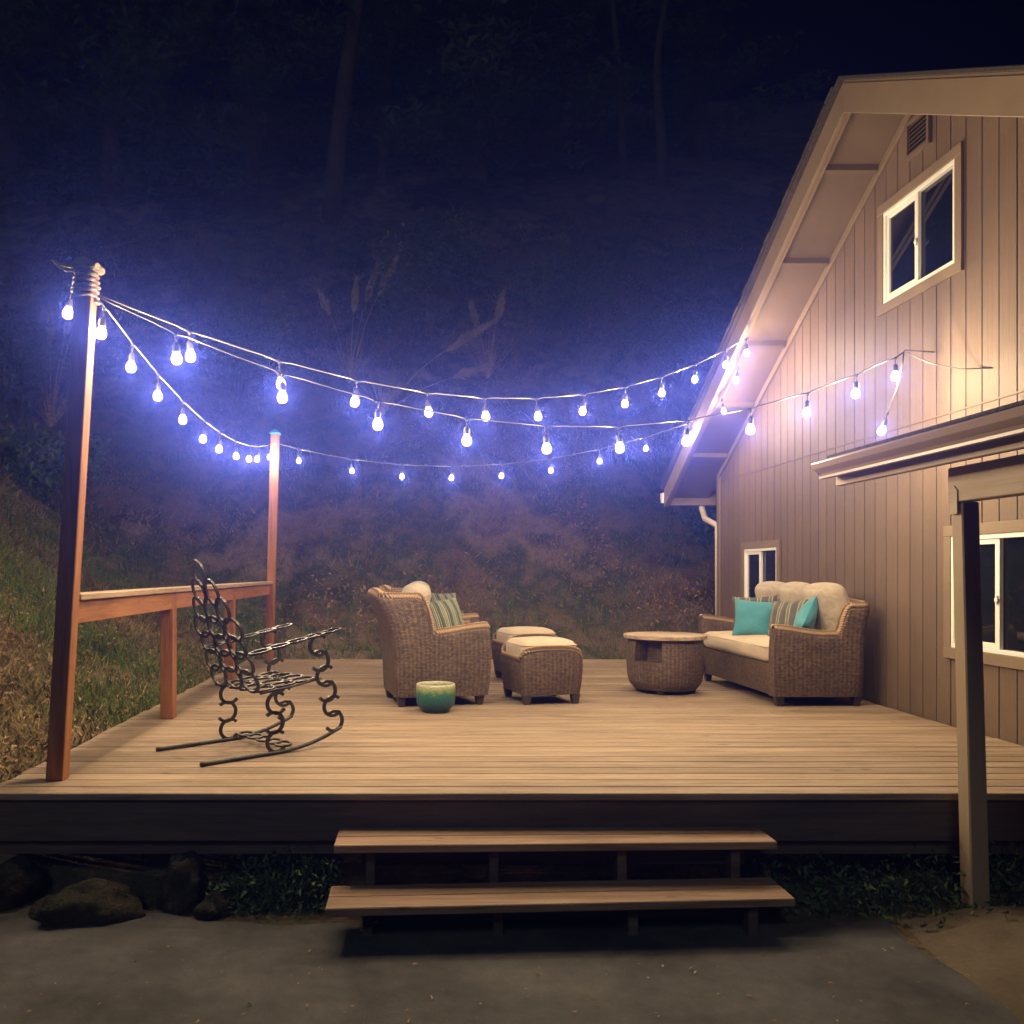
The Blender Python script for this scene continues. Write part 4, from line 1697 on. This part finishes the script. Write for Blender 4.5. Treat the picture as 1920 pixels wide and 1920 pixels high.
light_string('lowest string of bulbs from the far post to the roof edge', (-1.787, 10.88, 3.28), (3.335, 10.505, 3.515), 0.407,
             [0.05, 0.179, 0.302, 0.424, 0.544, 0.657, 0.772, 0.882, 0.985],
             extra=[((3.40, 9.84, 3.625),), ((3.40, 9.34, 3.87),)],
             cable_extra=[[(3.335, 10.505, 3.515), (3.39, 10.2, 3.50), (3.40, 9.84, 3.627), (3.40, 9.34, 3.872), (3.345, 8.90, 4.07)]])


# ------------------------------------------------------------------ rocks, offcut
def boulder(loc, s, seed, label, rz=0.0):
    bm = bmesh.new()
    bmesh.ops.create_icosphere(bm, subdivisions=4, radius=1)
    for v in bm.verts:
        p = v.co
        k = 1 + 0.28 * mnoise.noise(p * 1.3 + Vector((seed * 7.3, 0, 0))) + 0.10 * mnoise.noise(p * 3.5 + Vector((0, seed, 0)))
        q = Vector((round(p.x * 2.2) / 2.2, round(p.y * 2.2) / 2.2, round(p.z * 2.2) / 2.2))
        p2 = p.lerp(q, 0.12) * k * (1 + 0.05 * mnoise.noise(p * 8 + Vector((seed, 3, 0))))
        v.co = Vector((p2.x * s[0], p2.y * s[1], max(-0.3, p2.z) * s[2]))
    me_ = bpy.data.meshes.new('boulder')
    bm.to_mesh(me_)
    bm.free()
    me_.polygons.foreach_set('use_smooth', [True] * len(me_.polygons))
    o = bpy.data.objects.new('boulder', me_)
    link(o, M['rock'])
    o.location = loc
    o.rotation_euler = (0, 0, rz)
    tag(o, label, 'rock', 'rocks below the deck')
    return o


boulder((-1.62, 4.22, 0.02), (0.25, 0.15, 0.15), 1, 'large pale boulder at the edge of the driveway', 0.2)
boulder((-1.19, 4.36, 0.05), (0.12, 0.11, 0.22), 2, 'upright stone beside the large boulder', 0.5)
boulder((-1.02, 4.26, 0.02), (0.10, 0.08, 0.08), 3, 'small rounded stone right of the upright stone', 1.0)
boulder((-2.08, 4.40, 0.06), (0.18, 0.14, 0.16), 4, 'dark boulder under the corner of the deck', 0.8)
oc = empty('timber_plank', (-2.3, 4.03, 0.31), 0, 'short plank poking in at the edge of the driveway', 'plank')
obj('plank_board', MB().box((-0.4, -0.055, 0.0), (0.31, 0.055, 0.04)), M['tread'], oc, bev=0.004)
boulder((-2.45, 4.02, 0.10), (0.16, 0.13, 0.22), 5, 'squat stone under the short plank', 0.3)


# ------------------------------------------------------------------ vegetation
def tri_mesh(name, P):
    """P: (n,3,3) triangles"""
    n = len(P)
    me_ = bpy.data.meshes.new(name)
    me_.vertices.add(n * 3)
    me_.vertices.foreach_set("co", P.reshape(-1).astype(np.float32))
    me_.loops.add(n * 3)
    me_.loops.foreach_set("vertex_index", np.arange(n * 3, dtype=np.int32))
    me_.polygons.add(n)
    me_.polygons.foreach_set("loop_start", np.arange(0, n * 3, 3, dtype=np.int32))
    me_.polygons.foreach_set("loop_total", np.full(n, 3, dtype=np.int32))
    me_.update(calc_edges=True)
    me_.validate()
    return me_


def blades(xy, h, lean, w):
    n = len(xy)
    z = ground_z(xy[:, 0], xy[:, 1])
    base = np.stack([xy[:, 0], xy[:, 1], z - 0.01], -1)
    an = nrs.rand(n) * 2 * np.pi
    side = np.stack([np.cos(an), np.sin(an), np.zeros(n)], -1) * w[:, None]
    la = nrs.rand(n) * 2 * np.pi
    tip = base + np.stack([np.cos(la) * lean * h, np.sin(la) * lean * h, h], -1)
    return np.stack([base - side, base + side, tip], 1)


def leaves(c, size, flat=0.0):
    n = len(c)
    a = nrs.randn(n, 3)
    a[:, 2] *= (1 - flat)
    a /= np.linalg.norm(a, axis=1, keepdims=True) + 1e-9
    b = nrs.randn(n, 3)
    b[:, 2] *= (1 - flat)
    b -= a * np.sum(a * b, 1, keepdims=True)
    b /= np.linalg.norm(b, axis=1, keepdims=True) + 1e-9
    s = size[:, None]
    return np.stack([c - a * s * 0.6, c + a * s * 0.2 + b * s * 0.35, c + a * s * 0.7 - b * s * 0.15], 1)


def outside(xy):
    x, y = xy[:, 0], xy[:, 1]
    deckm = (x > -2.25) & (y < 11.25) & (y > 4.3)
    housem = (x > 3.7) & (y < 12.2)
    return ~(deckm | housem | ((y < 4.25) & (x > -2.6)))


def scatter(n, x0, x1, y0, y1):
    xy = np.stack([nrs.uniform(x0, x1, n), nrs.uniform(y0, y1, n)], -1)
    return xy[outside(xy)]


near = scatter(85000, -6.5, -2.1, 4.1, 12.5)
far = scatter(90000, -10, 9, 11.2, 23)
alln = np.concatenate([near, far])
patch = fbm(alln[:, 0] * 0.55, alln[:, 1] * 0.55, 21, 4) + 0.08 * nrs.randn(len(alln))
isn = np.arange(len(alln)) < len(near)
patch = patch + 0.16 * np.exp(-((alln[:, 1] - 12.0) / 0.8) ** 2) * (alln[:, 0] > -1.5)
gsel = patch > np.where(isn, -0.04, 0.03)
hh = np.where(isn, 0.03 + 0.10 * nrs.rand(len(alln)) ** 2, 0.03 + 0.17 * nrs.rand(len(alln)) ** 2)
dry = alln[~gsel]
hd = hh[~gsel]
o = bpy.data.objects.new('dry_grass', tri_mesh('dry_grass', blades(dry, hd, nrs.uniform(0.3, 1.6, len(dry)), 0.004 + 0.006 * nrs.rand(len(dry)))))
link(o, M['drygrass'])
tag(o, 'dry tan grass and straw covering the hillside', 'grass', kind='stuff')
grn = alln[gsel]
hg = hh[gsel] * 1.25
o = bpy.data.objects.new('green_grass', tri_mesh('green_grass', blades(grn, hg, nrs.uniform(0.2, 0.9, len(grn)), 0.004 + 0.006 * nrs.rand(len(grn)))))
link(o, M['greengrass'])
tag(o, 'patches of green grass growing up the hillside', 'grass', kind='stuff')
lf = np.concatenate([scatter(16000, -6.5, -2.1, 4.1, 12.5), scatter(9000, -10, 9, 11.2, 20)])
lz = ground_z(lf[:, 0], lf[:, 1]) + 0.02 + 0.03 * nrs.rand(len(lf))
o = bpy.data.objects.new('leaf_litter', tri_mesh('leaf_litter', leaves(np.stack([lf[:, 0], lf[:, 1], lz], -1), 0.02 + 0.035 * nrs.rand(len(lf)), 0.6)))
link(o, M['litter'])
tag(o, 'fallen brown leaves lying over the slope', 'leaves', kind='stuff')

# brambles and dead bracken in patches up the bank
bx = scatter(60000, -10, 8, 11.8, 22)
bp_ = fbm(bx[:, 0] * 0.8, bx[:, 1] * 0.8, 51, 4)
bx = bx[bp_ > 0.05]
bp_ = bp_[bp_ > 0.05]
nb_ = len(bx)
bz = ground_z(bx[:, 0], bx[:, 1]) + nrs.rand(nb_) * (0.10 + 3.0 * (bp_ - 0.05))
cB = np.stack([bx[:, 0], bx[:, 1], bz], -1)
half = fbm(bx[:, 0] * 0.5, bx[:, 1] * 0.5, 77, 3) > 0.0
for nm, sel, mm, lb in (('bramble_leaves', half, 'shrub', 'dark green bramble leaves in patches on the bank'), ('dead_bracken', ~half, 'bracken', 'reddish brown dead bracken in patches on the bank')):
    o = bpy.data.objects.new(nm, tri_mesh(nm, leaves(cB[sel], 0.025 + 0.045 * nrs.rand(int(sel.sum())))))
    link(o, M[mm])
    tag(o, lb, 'undergrowth', kind='stuff')

# low ground cover under the deck edge
cs = []
for (x0, x1, y0, y1, n, hmax) in ((1.72, 3.6, 4.22, 5.0, 5200, 0.22), (-1.05, -0.42, 4.22, 4.9, 2600, 0.2), (2.2, 3.6, 4.0, 4.3, 300, 0.04)):
    x = nrs.uniform(x0, x1, n)
    y = nrs.uniform(y0, y1, n)
    zz = ground_z(x, y) + hmax * nrs.rand(n) ** 1.5 * (0.4 + 1.2 * vnoise(x * 4, y * 4, 8))
    cs.append(np.stack([x, y, zz], -1))
cs = np.concatenate(cs)
o = bpy.data.objects.new('ground_cover', tri_mesh('ground_cover', leaves(cs, 0.015 + 0.03 * nrs.rand(len(cs)))))
link(o, M['shrub'])
tag(o, 'low leafy weeds growing along the front edge of the deck', 'weeds', kind='stuff')
# straw along the asphalt edge on the right
n = 5000
xy = np.stack([2.235 + np.abs(nrs.randn(n)) * 0.10, nrs.uniform(2.2, 4.3, n)], -1)
P_ = blades(xy, 0.006 + 0.02 * nrs.rand(n), nrs.uniform(1.0, 4.0, n), 0.002 + 0.003 * nrs.rand(n))
o = bpy.data.objects.new('verge_straw', tri_mesh('verge_straw', P_))
link(o, M['drygrass'])
tag(o, 'trampled straw along the edge of the asphalt', 'straw', kind='stuff')
# twigs and bits on the driveway
n = 420
x = nrs.uniform(-2.2, 2.1, n)
y = nrs.uniform(2.4, 3.9, n)
o = bpy.data.objects.new('driveway_litter', tri_mesh('driveway_litter', leaves(np.stack([x, y, np.full(n, 0.022)], -1), 0.005 + 0.02 * nrs.rand(n) ** 3, 0.9)))
link(o, M['litter'])
tag(o, 'scattered leaf scraps and twigs on the asphalt', 'litter', kind='stuff')


def shrub(x, y, r, h, label, m='shrub', n=2600):
    z = float(ground_z(x, y))
    root = empty('shrub', (x, y, z), 0, label, 'shrub', 'shrubs on the hillside')
    mb = MB()
    tips = []
    for k in range(9):
        a = rnd.uniform(0, 2 * math.pi)
        q = rnd.uniform(0.3, 1.0)
        tip = Vector((math.cos(a) * r * q, math.sin(a) * r * q, h * rnd.uniform(0.55, 1.0)))
        mb.tube([(0, 0, -0.1), tip * 0.5 + Vector((0, 0, h * 0.1)), tip], [0.02, 0.012, 0.004], 5)
        tips.append(tip)
    obj('stems', mb, M['bark'], root, True)
    t = np.array([list(p) for p in tips])
    idx = nrs.randint(0, len(t), n)
    u = nrs.uniform(0.45, 1.05, n)[:, None]
    c = t[idx] * u + nrs.randn(n, 3) * np.array([r, r, h * 0.6]) * 0.17
    c[:, 2] = np.maximum(c[:, 2], 0.02)
    obj('foliage', tri_mesh('foliage', leaves(c, 0.05 + 0.08 * nrs.rand(n))), M[m], root)
    return root


SH = [(-5.6, 13.5, 0.8, 1.2, 'bushy shrub low on the slope behind the near post'),
      (-3.6, 17.2, 1.2, 1.9, 'wide shrub above the slope between the two posts'),
      (-1.2, 18.3, 1.3, 2.0, 'rounded shrub under the leaning tree trunk'),
      (0.9, 19.6, 1.2, 1.7, 'dark shrub behind the tall pampas plumes'),
      (3.2, 19.0, 1.4, 1.8, 'broad shrub on the hill above the middle of the deck'),
      (5.2, 17.5, 1.2, 1.6, 'shrub on the hill next to the roof edge'),
      (4.9, 13.9, 0.8, 0.9, 'dark bush beside the far corner of the house'),
      (-7.4, 16.0, 1.3, 2.0, 'large shrub at the left edge of the slope')]
for a in SH:
    shrub(*a)


def pampas(x, y, stalks, label):
    z = float(ground_z(x, y))
    root = empty('pampas_grass', (x, y, z), 0, label, 'pampas grass', 'pampas grass on the hill')
    n = 160
    an = nrs.rand(n) * 2 * np.pi
    L = nrs.uniform(0.5, 1.2, n)
    tip = np.stack([np.cos(an) * L * 0.7, np.sin(an) * L * 0.7, L * 0.8], -1)
    sd = np.stack([-np.sin(an), np.cos(an), np.zeros(n)], -1) * 0.012
    b = np.zeros((n, 3))
    b[:, 2] = -0.05
    obj('blades', tri_mesh('blades', np.stack([b - sd, b + sd, tip], 1)), M['drygrass'], root)
    for (dx, dz, dy, L) in stalks:
        tipv = Vector((dx, dy, dz))
        mb = MB()
        pts = [tipv * t + Vector((0, 0, 0.12 * dz * math.sin(t * math.pi))) for t in (0, 0.25, 0.5, 0.75, 1.0)]
        mb.tube(pts, [0.014, 0.012, 0.010, 0.008, 0.006], 5)
        st = obj('stalk', mb, M['plume'], root, True)
        d = (pts[-1] - pts[-2]).normalized()
        m = 900
        u = nrs.rand(m)
        rad = 0.042 * np.sin(np.pi * np.clip(u, 0, 1) ** 0.7) + 0.004
        off = nrs.randn(m, 3) * rad[:, None] * 0.6
        c = np.array(pts[-1])[None, :] + np.array(d)[None, :] * (u[:, None] * L * 1.25 - 0.1) + off
        dv = np.array(d)[None, :] * 0.10 + nrs.randn(m, 3) * 0.03
        sd = nrs.randn(m, 3) * 0.010
        obj('plume', tri_mesh('plume', np.stack([c - sd, c + sd, c + dv], 1)), M['plume'], st)
    return root


pampas(-1.45, 17.6, [(0.35, 1.75, 0.1, 0.62), (0.62, 1.85, 0.0, 0.65), (0.1, 1.5, -0.1, 0.5), (-0.45, 1.5, 0.1, 0.4)], 'tall pampas grass with upright pale plumes')
pampas(-0.75, 16.6, [(1.3, 1.25, 0.0, 0.7), (1.45, 0.75, 0.1, 0.6), (1.6, 1.5, 0.2, 0.6)], 'pampas grass with plumes leaning sideways')
pampas(1.35, 17.8, [(0.2, 1.2, 0.0, 0.5), (-0.2, 1.1, 0.1, 0.45)], 'pampas clump behind the middle of the light strings')
pampas(-6.9, 16.2, [(0.5, 2.0, 0.0, 0.7), (0.25, 1.8, 0.1, 0.6), (0.0, 1.6, 0.0, 0.5)], 'pampas clump behind the top of the near post')


def tree(x, y, h, r, lean, label, crown0=0.3, dens=1.0, dead=False):
    z = float(ground_z(x, y)) - 0.2
    root = empty('forest_tree', (x, y, z), 0, label, 'tree', 'trees on the hill behind')
    mb = MB()
    n = 12
    pts = [Vector((lean[0] * t + 0.12 * math.sin(t * 7 + x), lean[1] * t, h * t)) for t in [k / n for k in range(n + 1)]]
    mb.tube(pts, [r * (1 - 0.75 * k / n) + 0.02 for k in range(n + 1)], 9)
    cl = []
    nb = int(h * 4.6 * dens)
    for k in range(nb):
        t = crown0 + (1 - crown0) * (k + rnd.random()) / nb
        p = Vector((lean[0] * t, lean[1] * t, h * t))
        L = (1 - t) * h * 0.26 + 0.5
        L *= rnd.uniform(0.55, 1.15)
        a = rnd.uniform(0, 2 * math.pi)
        e = p + Vector((math.cos(a) * L, math.sin(a) * L, rnd.uniform(-0.25, 0.15) * L))
        mb.tube([p, p.lerp(e, 0.5) + Vector((0, 0, 0.06 * L)), e], [0.045 * (1.1 - t), 0.025 * (1.1 - t), 0.006], 4, cap=False)
        if not dead:
            m = int(95 * L * dens)
            u = nrs.rand(m) ** 0.7
            c = np.array(p)[None, :] * (1 - u[:, None]) + np.array(e)[None, :] * u[:, None]
            sp = 0.10 + 0.22 * u * (1.2 - u) * L
            c = c + nrs.randn(m, 3) * np.stack([sp, sp, 0.35 * sp], -1)
            c[:, 2] -= 0.12 * nrs.rand(m) * L
            cl.append(c)
    obj('trunk', mb, M['bark'], root, True)
    if cl:
        c = np.concatenate(cl)
        obj('crown', tri_mesh('crown', leaves(c, 0.14 + 0.2 * nrs.rand(len(c)), 0.5)), M['conifer'], root)
    return root


tree(-2.35, 23.5, 15, 0.26, (1.3, 0.2), 'tall bare leaning trunk above the pampas plumes', 0.62, 0.8)
tree(-1.1, 26.0, 16, 0.12, (0.3, 0), 'slim conifer just right of the leaning trunk', 0.25, 0.7)
tree(6.9, 25.5, 6.2, 0.17, (0.2, 0), 'broken dead trunk standing near the house ridge', 0.8, 0.25, True)
tree(6.1, 26.2, 15, 0.10, (-1.2, 0), 'thin pale leaning stem beside the broken trunk', 0.75, 0.5)
tree(-8.5, 24.0, 17, 0.24, (0.3, 0), 'dense conifer behind the near post', 0.03)
tree(-5.4, 27.0, 18, 0.26, (0.0, 0), 'dense conifer left of the leaning trunk', 0.03)
tree(-12.0, 25.0, 17, 0.26, (0.0, 0), 'dense conifer at the left end of the forest', 0.03)
tree(1.6, 26.0, 17, 0.24, (0.2, 0), 'dense conifer above the middle of the light strings', 0.03)
tree(3.9, 28.5, 18, 0.26, (0.0, 0), 'tall conifer behind the broken dead trunk', 0.03)
tree(9.4, 29.0, 12, 0.26, (0.0, 0), 'conifer rising behind the house roof', 0.03)
tree(-15.8, 30.0, 18, 0.28, (0.0, 0), 'far conifer beyond the left end of the forest', 0.1)
tree(0.2, 31.0, 18, 0.28, (0.0, 0), 'far conifer right behind the slim conifer', 0.03)

# ------------------------------------------------------------------ blue haze added to imitate lens glare
hz = MB().box((-46, -9, -1.5), (46, 61, 46))
m = bpy.data.materials.new('glare_haze')
m.use_nodes = True
m.node_tree.nodes.clear()
out = m.node_tree.nodes.new("ShaderNodeOutputMaterial")
pv = m.node_tree.nodes.new("ShaderNodeVolumePrincipled")
pv.inputs["Color"].default_value = (0.085, 0.135, 1.0, 1)  # lens glow put into the scatter colour as saturated blue
pv.inputs["Density"].default_value = 0.0185
pv.inputs["Anisotropy"].default_value = 0.905
m.node_tree.links.new(pv.outputs[0], out.inputs["Volume"])
ho = obj('haze', hz, m)
ho["kind"] = "stuff"
ho["label"] = 'blue haze imitating lens glare around the light strings'
ho["category"] = 'haze'
